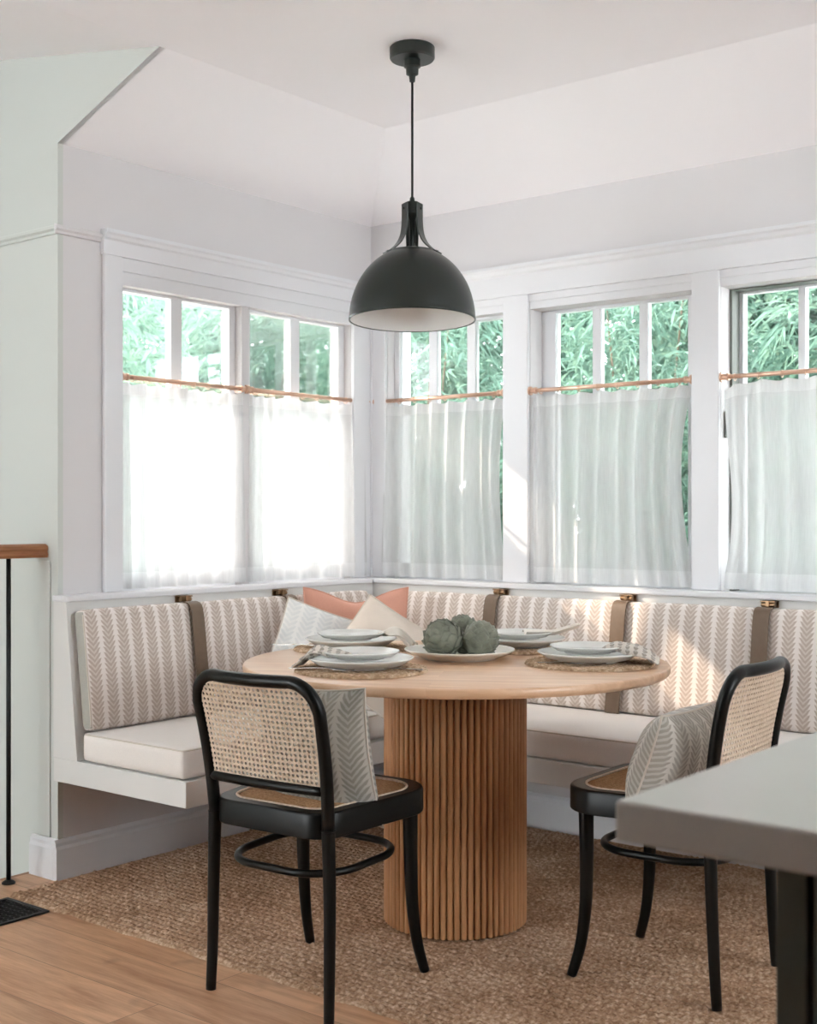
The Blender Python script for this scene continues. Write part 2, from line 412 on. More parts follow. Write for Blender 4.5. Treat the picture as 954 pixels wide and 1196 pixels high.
# ceiling : flat part, two slopes of the nook, and the hall part that climbs to the left
b = MB()
vs = [(0,JY,ZW),(0,.0,ZW),(X1,.0,ZW),(SX,JY,ZF),(SX,SY,ZF),(X1,SY,ZF),(X1,JY,ZF),(SX,YB,ZF),(X1,YB,ZF)]
b.add(vs, [(0,1,4,3),(1,2,5,4),(3,4,5,6),(7,3,6,8)])
struct(b.build('ceiling', M['ceil']))
b = MB(); n = 10
b.grid(lambda u,v: (lerp(SX,HX,u), lerp(HY,JY,v), zc(lerp(SX,HX,u))), n, 1)
b.grid(lambda u,v: (lerp(SX,-1.5,u), lerp(YB,HY,v), zc(lerp(SX,-1.5,u))), n, 1)
struct(b.build('ceiling_hall', M['ceil']))
# walls of the kitchen behind the camera, with a hall window and an added side window
b = MB()
OPB = [(-1.40,.62,.40,2.40)]
def wall_with(b, axis, c0, c1, a0, a1, z0, z1, ops):
    cur = a0
    def bx(p,q,zz0,zz1):
        if axis == 1: b.box((p,c0,zz0),(q,c1,zz1))
        else: b.box((c0,p,zz0),(c1,q,zz1))
    for o0,o1,p0,p1 in ops:
        bx(cur,o0,z0,z1); bx(o0,o1,z0,p0); bx(o0,o1,p1,z1); cur = o1
    bx(cur,a1,z0,z1)
wall_with(b, 1, YB-.15, YB, -1.65, X1+.15, -2.5, 2.95, OPB)
struct(b.build('wall_back', M['wall']))
b = MB(); OPE = [(-2.9,-.45,1.05,2.44)]  # unseen side window, added to brighten the room
wall_with(b, 0, X1, X1+.15, YB, .15, -.2, 2.7, OPE)
struct(b.build('wall_kitchen', M['wall']))
b = MB(); b.box((-1.65,YB,-2.5),(-1.5,HY,2.95)); b.box((-1.5,HY,-2.5),(HX-.1,HY+.1,2.95)); b.box((HX-.1,HY,-2.5),(HX,JY,2.95))
struct(b.build('wall_stair', M['jog']))
struct(MB().box((1.0,YB,0),(1.15,-4.3,ZF-.001)).build('wall_light_block', M['wall']))  # unseen wall, added to keep hall daylight off the island front
b = MB(); b.box((X1-.6,YB+.62,0),(X1-.002,-.7,.90)); b.box((1.2,YB+.002,0),(X1-.002,YB+.6,.90))  # dark kitchen units added out of view to soak up bounced light
struct(b.build('added_units', simple('added_dark_unit_paint', srgb(70,74,69), .5), bevel=.004))
b = MB(); b.box((X1-.64,YB+.62,.9005),(X1-.002,-.68,.935)); b.box((1.2,YB+.002,.9005),(X1-.002,YB+.619,.935))  # countertop of the added units, also out of view
struct(b.build('added_unit_counter', M['counter'], bevel=.003))
wn = [5]
for o0,o1,p0,p1 in OPB:
    wn[0] += 1; b = MB()
    b.box((o0,YB-.1,p0),(o0+.05,YB-.05,p1)); b.box((o1-.05,YB-.1,p0),(o1,YB-.05,p1)); b.box((o0+.05,YB-.1,p0),(o1-.05,YB-.05,p0+.05)); b.box((o0+.05,YB-.1,p1-.05),(o1-.05,YB-.05,p1))
    wo = struct(b.build('window_%d' % wn[0], M['trim'])); MB().box((o0+.05,YB-.077,p0+.05),(o1-.05,YB-.073,p1-.05)).build('pane', M['glass'], wo)
for o0,o1,p0,p1 in OPE:
    wn[0] += 1; b = MB(); x = X1+.05
    b.box((x,o0,p0),(x+.05,o0+.05,p1)); b.box((x,o1-.05,p0),(x+.05,o1,p1)); b.box((x,o0+.05,p0),(x+.05,o1-.05,p0+.05)); b.box((x,o0+.05,p1-.05),(x+.05,o1-.05,p1))
    wo = struct(b.build('window_%d' % wn[0], M['trim'])); MB().box((x+.02,o0+.05,p0+.05),(x+.024,o1-.05,p1-.05)).build('pane', M['glass'], wo)
# baseboards
prof = [(0,0),(.018,0),(.018,.098),(.013,.108),(.013,.118),(.006,.128),(0,.128)]
struct(MB().prism([(p[0]+.0005,p[1]) for p in prof], 1, JY-.018, -.02).build('baseboard_left', M['trim']))
struct(MB().prism([(-p[0]-.0005,p[1]) for p in prof], 0, .02, X1).build('baseboard_right', M['trim']))
struct(MB().prism([(JY-p[0]-.0005,p[1]) for p in prof], 0, -.129, .0).build('baseboard_hall', M['trim']))
struct(MB().box((-.15,YB,-.03),(-.1305,JY-.001,-.0005)).build('trim_8', M['rail_wood']))   # nosing of the stairwell edge
struct(MB().box((-.092,JY-.006,.129),(-.036,JY-.0005,1.02)).build('trim_9', M['jog'], bevel=.002))
# picture-rail moulding on the hall wall and the left wall
pr = [(0,2.068),(.006,2.070),(.006,2.078),(.014,2.084),(.014,2.094),(0,2.100)]
struct(MB().prism([(p[0]+.0005,p[1]) for p in pr], 1, JY-.014, -1.374).build('trim_10', M['wall']))
struct(MB().prism([(JY-p[0]-.0005,p[1]) for p in pr], 0, HX+.001, .0).build('trim_11', M['jog']))

# ------------------------------------------------------------------ window trim (left wall = plane x, right wall = plane y)
T = .018
def lw(b, y0, y1, z0, z1, d0, d1): b.box((d0,y0,z0),(d1,y1,z1))
def rw(b, x0, x1, z0, z1, d0, d1): b.box((x0,-d0,z0),(x1,-d1,z1))
E0 = .0006
b = MB()                                                          # left casing
lw(b,-1.372,-1.297,.912,2.03,E0,T); lw(b,-.7345,-.6975,.912,ZH,-.032,-.012); lw(b,-.127,-.024,.912,2.03,E0,T)
struct(b.build('trim_1', M['trim'], bevel=.003))
b = MB()
b.prism([(E0,2.03),(T+.002,2.03),(T+.002,2.078),(T+.010,2.084),(T+.014,2.094),(T+.022,2.100),(T+.022,2.112),(E0,2.114)], 1, -1.378, -E0)
lw(b,-1.297,-.127,1.985,2.03,E0,.010); lw(b,-1.297,-.127,1.94,1.985,E0,.004)
struct(b.build('trim_2', M['trim'], bevel=.001))
b = MB()                                                          # right casing posts and head
rw(b,E0*2+T+.0,.09,.912,1.995,E0,T); rw(b,.673,.786,.912,1.995,E0,T); rw(b,1.455,1.556,.912,1.995,E0,T); rw(b,2.235,2.345,.912,1.995,E0,T)
struct(b.build('trim_3', M['trim'], bevel=.003))
b = MB()
b.prism([(-E0,1.995),(-T-.002,1.995),(-T-.002,2.072),(-T-.010,2.080),(-T-.014,2.092),(-T-.022,2.098),(-T-.022,2.110),(-E0,2.112)], 0, T+.024, 2.36)
for a,c in RO: rw(b,a,c,1.968,1.995,E0,.008); rw(b,a,c,1.94,1.968,E0,.003)
struct(b.build('trim_4', M['trim'], bevel=.001))
# inner bead at the room corner
b = MB(); b.box((E0,-.024,.912),(.024,-E0,2.03)); struct(b.build('trim_5', M['trim'], bevel=.004))

def window(n, left, a0, a1, lites, depth, stile, mull, dark=False):
    """sash with a row of small panes over one big pane"""
    b = MB(); z0, z1 = ZS+.002, ZH-.001
    a0 += .001; a1 -= .001
    def bx(p,q,zz0,zz1,d0,d1,mi=0):
        if left: b.box((-d0,p,zz0),(-d1,q,zz1),mi)
        else: b.box((p,d0,zz0),(q,d1,zz1),mi)
    dd = depth+.035; st = stile; zt = 1.935-.006
    bx(a0,a0+st,z0,z1,depth,dd); bx(a1-st,a1,z0,z1,depth,dd)
    bx(a0+st,a1-st,z0,z0+.06,depth,dd); bx(a0+st,a1-st,zt,z1,depth,dd)
    bx(a0+st,a1-st,1.575,1.605,depth+.004,dd-.004)
    gw = (a1-a0-2*st-(lites-1)*mull)/lites
    for i in range(1, lites):
        p = a0+st+i*gw+(i-1)*mull
        bx(p,p+mull,1.605,zt,depth+.004,dd-.004)
    if dark:                                                      # weathered jamb track in front of the sash
        bx(a0,a0+.012,z0,z1,depth-.10,depth-.001,1); bx(a1-.012,a1,z0,z1,depth-.10,depth-.001,1); bx(a0+.012,a1-.012,z1-.012,z1,depth-.10,depth-.001,1)
    o = struct(b.build('window_%d' % n, [M['trim'], M['sash_dark']], bevel=0))
    g = MB()
    p = depth+.016
    if left: g.box((-p,a0+st,z0+.06),(-p-.003,a1-st,zt))
    else: g.box((a0+st,p,z0+.06),(a1-st,p+.003,zt))
    g.build('pane', M['glass'], o)
window(1, True, *LO[0], 2, .035, .030, .05)
window(2, True, *LO[1], 2, .035, .036, .05)
window(3, False, *RO[0], 3, .045, .024, .038)
window(4, False, *RO[1], 3, .08, .06, .034)
window(5, False, *RO[2], 3, .125, .022, .024, dark=False)
MB().box((1.5575,.020,1.43),(1.5655,.040,1.52)).build('latch', M['sash_dark'], bpy.data.objects['window_5'], bevel=.002)
# grey track channel of the rightmost window
b = MB(); b.box((1.5565,.066,ZS+.003),(1.566,.124,ZH-.003)); b.box((1.5665,.066,ZH-.005),(2.234,.124,ZH-.003)); b.box((2.2245,.066,ZS+.003),(2.234,.124,ZH-.016))
struct(b.build('trim_6', M['sash_dark']))

# ------------------------------------------------------------------ built-in bench
BE = JY-.018; BX = 2.36; SD = .632
bench = thing('banquette_bench', 'white painted L-shaped floating bench built into the window corner', 'bench', (0,0,0))
g = .002
b = MB().box((g,BE,.319),(SD,-SD,.395)); b.build('seat_base', M['bench'], bench, bevel=.002)
b = MB().box((g,-SD+.0005,.319),(BX,-g,.395)); b.build('seat_base', M['bench'], bench, bevel=.002)
pb = [(g,.3955),(.124,.3955),(.070,.868),(.066,.892),(g,.892)]
b = MB().prism(pb, 1, BE, -.0665); b.build('back_panel', M['bench'], bench)
b = MB().prism([(-p[0],p[1]) for p in pb], 0, g, BX); b.build('back_panel', M['bench'], bench)
b = MB().box((g,BE-.006,.8925),(.082,-.0825,.9115)); b.build('ledge', M['trim'], bench, bevel=.004)
b = MB().box((g,-.082,.8925),(BX+.004,-g,.9115)); b.build('ledge', M['trim'], bench, bevel=.004)

def rbox(w, d, h, r, nu=26, nv=10, nw=6, crown=(0,0,0), n=None, seed=0, wob=0, sidemi=0):
    """soft-edged cushion: box w(x) d(y) h(z) centred on the origin; UV in metres on each side"""
    hw, hd, hh = w/2, d/2, h/2
    rs = random.Random(seed); ph = [rs.uniform(0,6.28) for _ in range(6)]
    def shape(x, y, z):
        inner = Vector((max(-hw+r,min(hw-r,x)), max(-hd+r,min(hd-r,y)), max(-hh+r,min(hh-r,z))))
        v = Vector((x,y,z))-inner
        if v.length > 1e-9: v = v.normalized()*r
        p = inner+v
        ex, ey, ez = p.x/hw, p.y/hd, p.z/hh
        cx = (1-ey**4)*(1-ez**4); cy = (1-ex**4)*(1-ez**4); cz = (1-ex**4)*(1-ey**4)
        p += Vector((ex*crown[0]*cx, ey*crown[1]*cy, ez*crown[2]*cz))
        if wob:
            q = wob*(math.sin(9*p.x+ph[0])*math.sin(7*p.y+ph[1])+.6*math.sin(17*p.x+11*p.z+ph[2]))
            p += Vector((0, ey*q*cy, ez*q*cz))
        return p
    m = MB()
    def ax(n_, half):   # denser near the edges
        t = [-1+2*i/n_ for i in range(n_+1)]
        return [half*(.5*(math.sin(s*math.pi/2))+.5*s) if 1 else half*s for s in t]
    X, Y, Z = ax(nu,hw), ax(nv,hd), ax(nw,hh)
    def face(A, B, f, uvf, flip, mi=0):
        vs = [shape(*f(a,c)) for c in B for a in A]; na = len(A); fs=[]; uv=[]
        for j in range(len(B)-1):
            for i in range(na-1):
                q = [(i,j),(i+1,j),(i+1,j+1),(i,j+1)]
                if flip: q = q[::-1]
                fs.append([k[1]*na+k[0] for k in q]); uv.append([uvf(A[k[0]],B[k[1]]) for k in q])
        m.add(vs, fs, uv, mi)
    face(X, Z, lambda a,c:(a,-hd,c), lambda a,c:(a+hw,c+hh), False)
    face(X, Z, lambda a,c:(a,hd,c), lambda a,c:(a+hw,c+hh), True)
    face(X, Y, lambda a,c:(a,c,hh), lambda a,c:(a+hw,c+hh+hd), False)
    face(X, Y, lambda a,c:(a,c,-hh), lambda a,c:(a+hw,-c-hh), True)
    face(Y, Z, lambda a,c:(hw,a,c), lambda a,c:(a+hw*2,c+hh), False, sidemi)
    face(Y, Z, lambda a,c:(-hw,a,c), lambda a,c:(-a,c+hh), True, sidemi)
    return m
def place(o, loc, rot): o.location = loc; o.rotation_euler = rot; return o

# seat cushions (the left one stops against the right one in the corner)
def seat_cushion(x0, x1, y0, y1, label, seed):
    t = thing('seat_cushion', label, 'cushion', ((x0+x1)/2,(y0+y1)/2,.3965), group='bench seat cushions')
    w, d = x1-x0, y1-y0
    rbox(w, d, .088, .016, nu=40, nv=40, nw=8, crown=(.003,.003,.007), wob=.0012, seed=seed).build('cover', M['seat_fabric'], t, smooth=True, loc=(0,0,.045))
    pts = rrect(w-.008, w-.008, -d/2+.004, d/2-.004, .014, .014, 5)
    MB().tube([(p[0],p[1],.0845) for p in pts], .0028, 6, closed=True).build('piping', M['piping'], t, smooth=True)
    return t
seat_cushion(.142, .616, BE+.004, -.638, 'cream linen seat cushion on the left arm of the bench', 1)
seat_cushion(.142, BX-.01, -.620, -.142, 'cream linen seat cushion on the bench below the three right windows', 2)

# back cushions hung on straps
def back_cushion(left, a0, a1, label, seed):
    w = abs(a1-a0)-.006; mid = (a0+a1)/2
    tilt = math.atan2(.058,.47)
    # local: x along the wall, -y to the room, z up ; pivot at the foot
    if left: t = thing('back_cushion', label, 'cushion', (.127,mid,.4885), (tilt*1,0,R_(90)), 'leaf-striped back cushions')
    else: t = thing('back_cushion', label, 'cushion', (mid,-.127,.4885), (tilt*1,0,0), 'leaf-striped back cushions')
    t.rotation_euler = (-tilt, 0, R_(90) if left else 0)
    m = rbox(w, .052, .375, .016, nu=26, nv=6, nw=22, crown=(.0,.009,.004), wob=.001, seed=seed, sidemi=1)
    m.build('cover', [M['cush'], M['cush_side']], t, smooth=True, loc=(0,-.028,.1885))
    for s in (-1,1):
        MB().tube(spline([(s*(w/2-.003),-.050,.012),(s*(w/2-.003),-.051,.19),(s*(w/2-.003),-.050,.362)],6), .0026, 6).build('piping', M['piping'], t, smooth=True)
    return t
LY = [-1.553,-1.085,-.615,-.165]; RX = [.215,.712,1.250,1.765,2.30]
ll = ['leaf-striped back cushion at the near left end of the bench','second leaf-striped back cushion from the left end, behind the white pillow',
      'leaf-striped back cushion on the left arm at the corner, behind the coral pillow']
for i in range(3): back_cushion(True, LY[i], LY[i+1], ll[i], 10+i)
rl = ['leaf-striped back cushion at the corner under the first right window','pale leaf-striped back cushion behind the artichoke platter, left of the sunlit strap',
      'sunlit leaf-striped back cushion crossed by a diagonal shadow edge','leaf-striped back cushion at the right frame edge behind the far chair']
for i in range(4): back_cushion(False, RX[i], RX[i+1], rl[i], 20+i)

# leather straps with brass clips
def strap(left, a, label):
    t = thing('leather_strap', label, 'strap', (.0,a,0) if left else (a,0,0), (0,0,R_(90) if left else 0), 'leather straps on the bench back')
    # local: x along the wall, -y to the room
    hw = .027
    path = [(-.074,.860),(-.086,.8645),(-.105,.868),(-.128,.867),(-.145,.858),(-.154,.832),(-.161,.79),(-.173,.69),(-.186,.59),(-.197,.505),(-.198,.491)]
    P = spline([(0,p[0],p[1]) for p in path], 4); m = MB(); n = len(P)
    vs = []
    for i,p in enumerate(P):
        tn = (P[min(i+1,n-1)]-P[max(i-1,0)]).normalized(); nr = Vector((0,-tn.z,tn.y)); nr = nr if nr.y < 0 or nr.z > 0 else -nr
        for s,o_ in ((-1,0),(1,0),(1,.004),(-1,.004)): vs.append(Vector((s*hw,p.y,p.z))+nr*o_)
    fs = [(0,1,2,3),((n-1)*4+3,(n-1)*4+2,(n-1)*4+1,(n-1)*4)]
    for i in range(n-1):
        for k in range(4): fs.append((i*4+k,(i+1)*4+k,(i+1)*4+(k+1)%4,i*4+(k+1)%4))
    m.add(vs, fs); m.build('strap', M['leather'], t, bevel=.0008)
    b = MB().box((-.025,-.0735,.868),(.025,-.0700,.891)); b.box((-.025,-.104,.8865),(.025,-.0735,.891)); b.box((-.006,-.107,.872),(.006,-.104,.891))
    b.tube([(-.023,-.095,.8785),(.023,-.095,.8785)], .008, 14)
    b.build('clip', M['brass'], t, bevel=.0008)
    return t
for (l,a,lab) in [(True,-1.092,'brown leather strap with brass clip at the left end cushion'),(True,-.622,'brown leather strap with brass clip nearest the coral pillow on the left'),
    (False,.712,'brown leather strap with brass clip behind the artichokes'),(False,1.250,'sunlit reddish leather strap behind the right place setting'),(False,1.765,'dark brown leather strap with brass clip behind the far chair')]:
    strap(l, a, lab)

# ------------------------------------------------------------------ cafe curtains and rods
def rod(left, a0, a1, label, nr=8, disc=True):
    off = .004 if not left else .002
    t = thing('curtain_rod', label, 'curtain rod', (off,(a0+a1)/2,1.633) if left else ((a0+a1)/2,-off,1.633), (0,0,R_(90) if left else 0), 'copper curtain rods')
    h = abs(a1-a0)/2
    MB().tube([(-h,0,0),(h,0,0)], .0080, 14).build('rod', M['copper'], t, smooth=True)
    for s in (-1,1):
        MB().tube([(s*h,0,0),(s*(h-.006),0,0),(s*(h-.0061),0,0),(s*(h-.022),0,0),(s*(h-.0221),0,0),(s*(h-.030),0,0)], [.0165,.0165,.010,.010,.0125,.0125], 16).build('end_bracket', M['copper'], t, smooth=False)
    for k in range(nr):
        x = lerp(-h+.05, h-.05, k/(nr-1))
        MB().tube([(x+.001*math.sin(k),.0110*math.cos(a),.0110*math.sin(a)-.003) for a in [2*math.pi*i/14 for i in range(14)]], .0016, 6, closed=True).build('ring', M['copper'], t, smooth=True)
    return t
rod(True, -1.2955, -.714, 'copper rod over the left half of the left window')
rod(True, -.712, -.026, 'copper rod over the right half of the left window, ending at the corner')
rod(False, .026, .672, 'short copper rod over the first right window beside the corner')
rod(False, .787, 1.4535, 'copper rod over the middle right window')
rod(False, 1.5575, 2.2335, 'copper rod over the rightmost window, cut by the picture edge')

def curtain(left, a0, a1, label, seed, npl, z0=.9185, pull=(0,0), corner=0):
    rs = random.Random(seed); Wd = a1-a0; H = 1.616-z0
    amp = [rs.uniform(.55,1.25) for _ in range(npl+2)]; wid = [rs.uniform(.6,1.5) for _ in range(npl)]
    cum = [0]
    for q in wid: cum.append(cum[-1]+q)
    cum = [c/cum[-1] for c in cum]
    dr = [rs.uniform(-.5,.5) for _ in range(npl)]; ph = [rs.uniform(0,6.28) for _ in range(4)]
    def fn(u, v):                                     # v: 0 bottom .. 1 top
        low = 1-v
        # where the fold lines wander on their way down
        uu = u+.018*low*math.sin(5*u+ph[0])+.01*low*math.sin(13*u+ph[1])*(1-abs(2*u-1))
        uu = min(max(uu,0),1); k = 0
        while k < npl-1 and uu > cum[k+1]: k += 1
        t = (uu-cum[k])/(cum[k+1]-cum[k])
        # soft folds at the head, tight ridges below
        ridge = math.exp(-((t-.5-.12*dr[k]*low)/.16)**2)
        flat = .5-.5*math.cos(2*math.pi*t)
        a_ = lerp(.35*flat+.9*ridge, .55*ridge+.6*flat, low)*amp[k]
        dep = a_*(.020+.014*low)+.006*low*math.sin(3*u*6.28+ph[2])*.6
        scal = .006*(1-flat)*(max(0,v-.92)/.08)
        a = a0+Wd*u+pull[0]*(1-u)**2*math.sin(math.pi*min(1,low*1.05))**1.0*low+pull[1]*u**3*math.sin(math.pi*(low**.8))
        z = z0+H*v-scal-corner*max(0,(v-.8)/.2)*max(0,1-u/.13)
        dd = -.004+dep-.010
        return (dd,a,z) if left else (a,-dd,z)
    def uvf(u,v): return (u*Wd*1.3, v*H)
    m = MB().grid(fn, int(npl*14), 26, uvf)
    o = m.build('cafe_curtain', M['sheer'], smooth=True)
    return tag(o, label, 'curtain', 'white sheer cafe curtains')
curtain(True, -1.292, -.700, 'bright white sheer cafe curtain on the left half of the left window', 3, 9)
curtain(True, -.712, -.032, 'bright white sheer cafe curtain on the right half of the left window', 4, 9)
curtain(False, .03, .668, 'white sheer cafe curtain on the first right window beside the corner', 5, 8, pull=(0,-.03))
curtain(False, .792, 1.452, 'white sheer cafe curtain on the middle right window with a gap at its right', 6, 8, pull=(0,-.05))
curtain(False, 1.562, 2.230, 'white sheer cafe curtain on the rightmost window, cut by the picture edge', 8, 8, pull=(.05,0), corner=.02)

# ------------------------------------------------------------------ pendant lamp
PX, PY = 1.075, -1.071
lamp = thing('pendant_lamp', 'dark green-black dome pendant lamp hanging over the round table', 'lamp', (PX,PY,0))
MB().lathe([(0.001,ZF-.0005),(.064,ZF-.0005),(.067,ZF-.004),(.067,ZF-.034),(.063,ZF-.039),(.001,ZF-.040)], seg=48).build('canopy', M['lamp_metal'], lamp, smooth='auto')
MB().lathe([(.001,ZF-.040),(.025,ZF-.040),(.025,ZF-.060),(.019,ZF-.064),(.018,ZF-.082),(.010,ZF-.086),(.008,ZF-.104),(.003,ZF-.106)], seg=24).build('cord_grip', M['lamp_metal'], lamp, smooth='auto')
MB().tube([(0,0,ZF-.10),(0,0,2.10)], .0036, 10).build('cord', M['iron'], lamp, smooth=True)
MB().lathe([(.004,2.112),(.007,2.108),(.008,2.096),(.018,2.096),(.0215,2.090),(.0205,2.060),(.013,2.052),(.009,2.04),(.009,1.955)], seg=24).build('stem', M['lamp_metal'], lamp, smooth='auto')
for k in range(3):
    a = R_((13.8, 243.8, 128.8)[k])
    rp = [(.0215,2.092),(.022,2.04),(.027,2.002),(.040,1.974),(.060,1.9535),(.078,1.9425),(.088,1.9365)]
    P = spline([(r,0,z) for r,z in rp], 5); m = MB(); n = len(P); vs = []
    for i,p in enumerate(P):
        hw = lerp(.021,.015,i/n); tn = (P[min(i+1,n-1)]-P[max(i-1,0)]).normalized(); nr = Vector((-tn.z,0,tn.x)); nr = nr if nr.x > 0 else -nr
        for s,o_ in ((-1,0),(1,0),(1,.004),(-1,.004)):
            q = p+nr*o_; q = Vector((q.x, s*hw, q.z)); q.rotate(Euler((0,0,a))); vs.append(q)
    fs = [(0,1,2,3),((n-1)*4+3,(n-1)*4+2,(n-1)*4+1,(n-1)*4)]
    for i in range(n-1):
        for j in range(4): fs.append((i*4+j,(i+1)*4+j,(i+1)*4+(j+1)%4,i*4+(j+1)%4))
    m.add(vs, fs)
    for r_,z_ in ((.0275,2.075),(.080,1.943)):
        c = Vector((r_,0,z_)); c.rotate(Euler((0,0,a))); dv = Vector((1,0,0)) if z_ > 2 else Vector((.4,0,1)).normalized(); dv.rotate(Euler((0,0,a)))
        m.tube([c,c+dv*.004], .0045, 8)
    m.build('arm', M['lamp_metal'], lamp, bevel=.0006)
# shade: outer dome with its white inside
AD, BD, ZB = .187, .216, 1.745
op = []
for i in range(26):
    h = (.196)*i/25
    op.append((AD*math.sqrt(max(0,1-(h/BD)**2)), ZB+h))
r_top = op[-1][0]
prof = [(AD-.003,ZB-.002),(AD+.0015,ZB-.002),(AD+.0015,ZB+.004)] + op[1:] + [(r_top-.001,ZB+.197),(r_top-.004,ZB+.2015),(r_top*.6,ZB+.209),(.012,ZB+.212)]
MB().lathe(prof, seg=72).build('shade', M['lamp_metal'], lamp, smooth=True)
ip = [(r-.003,z) for r,z in op] + [(.001,ZB+.196)]
MB().lathe(ip, seg=72).build('shade_lining', M['lamp_inner'], lamp, smooth=True)
MB().lathe([(.001,ZB+.195),(.02,ZB+.19),(.02,ZB+.14),(.012,ZB+.13),(.022,ZB+.115),(.030,ZB+.09),(.027,ZB+.065),(.012,ZB+.05),(.001,ZB+.047)], seg=24).build('bulb', M['lamp_inner'], lamp, smooth=True)

for ch in [o for o in COL.objects if o.parent == lamp and o.name.split('.')[0] in ('shade','shade_lining')]:
    piv = Vector((0,0,1.955)); rm = Matrix.Rotation(R_(-2.5), 4, RV)
    ch.matrix_local = Matrix.Translation(piv) @ rm @ Matrix.Translation(-piv)

# ------------------------------------------------------------------ dining table
TX, TY = 1.252, -1.095; RZ = .0145; TZ = .750
table = thing('dining_table', 'round oak pedestal table with a fluted drum base', 'table', (TX,TY,RZ))
rt = .605
m = MB(); m.lathe([(.001,TZ-.026-RZ),(rt-.006,TZ-.026-RZ),(rt-.001,TZ-.021-RZ),(rt,TZ-.016-RZ),(rt,TZ-.006-RZ),(rt-.002,TZ-.002-RZ),(rt-.006,TZ-RZ),(.001,TZ-RZ)], seg=120)
def top_mat():
    m_, nt, out = newmat('tabletop_oak'); p = N(nt, 'ShaderNodeBsdfPrincipled', Roughness=.32); L(nt, p.outputs[0], out.inputs[0]); p.inputs['Specular IOR Level'].default_value = .7
    tc = N(nt, 'ShaderNodeTexCoord'); mp = N(nt, 'ShaderNodeMapping'); mp.inputs['Rotation'].default_value = (0,0,R_(-30)); L(nt, tc.outputs['Object'], mp.inputs[0])
    br = N(nt, 'ShaderNodeTexBrick'); br.offset = .5
    for k,v in (('Scale',1),('Brick Width',3.0),('Row Height',.125),('Mortar Size',.0005)): br.inputs[k].default_value = v
    br.inputs['Color1'].default_value = (0,0,0,1); br.inputs['Color2'].default_value = (1,1,1,1); br.inputs['Mortar'].default_value = (.3,.3,.3,1)
    L(nt, mp.outputs[0], br.inputs['Vector'])
    m2 = N(nt, 'ShaderNodeMapping'); m2.inputs['Scale'].default_value = (.7,7,7); L(nt, mp.outputs[0], m2.inputs[0])
    ad = N(nt, 'ShaderNodeVectorMath'); ad.operation = 'ADD'; L(nt, m2.outputs[0], ad.inputs[0]); L(nt, br.outputs['Color'], ad.inputs[1])
    nz = N(nt, 'ShaderNodeTexNoise', Scale=4.0, Detail=7.0, Distortion=.8); L(nt, ad.outputs[0], nz.inputs['Vector'])
    rp = N(nt, 'ShaderNodeValToRGB'); e = rp.color_ramp.elements; e[0].position=.3; e[1].position=.7
    e[0].color = C4(srgb(208,164,128)); e[1].color = C4(srgb(232,194,160)); L(nt, nz.outputs['Fac'], rp.inputs[0])
    sc = N(nt, 'ShaderNodeSeparateColor'); L(nt, br.outputs['Color'], sc.inputs[0])
    mul = N(nt, 'ShaderNodeMix'); mul.data_type='RGBA'; mul.blend_type='MULTIPLY'; mul.inputs[0].default_value=1
    L(nt, rp.outputs[0], mul.inputs[6]); L(nt, mixc(nt, sc.outputs[0], (.92,.91,.9), (1.04,1.03,1.02)), mul.inputs[7]); L(nt, mul.outputs[2], p.inputs['Base Color'])
    return m_
m.build('tabletop', top_mat(), table, smooth='auto')
rc, ns = .200, 66
m = MB(); zt = TZ-.026-RZ
pts = []
for k in range(ns):
    a0 = 2*math.pi*k/ns; wa = 2*math.pi/ns
    ac = a0+wa/2; rr = .0084; ta = rr/rc
    for j in range(9):
        ph = math.pi*j/8; r = rc-.006+.0105*math.sin(ph); a = ac-ta*math.cos(ph)
        pts.append((r*math.cos(a), r*math.sin(a)))
    for r,a in ((rc-.011,ac+ta),(rc-.011,a0+wa+(wa/2-ta))): pts.append((r*math.cos(a), r*math.sin(a)))
m.prism(pts, 2, .0005, zt-.0005)
m.build('fluted_base', M['table_slat'], table, smooth='auto')

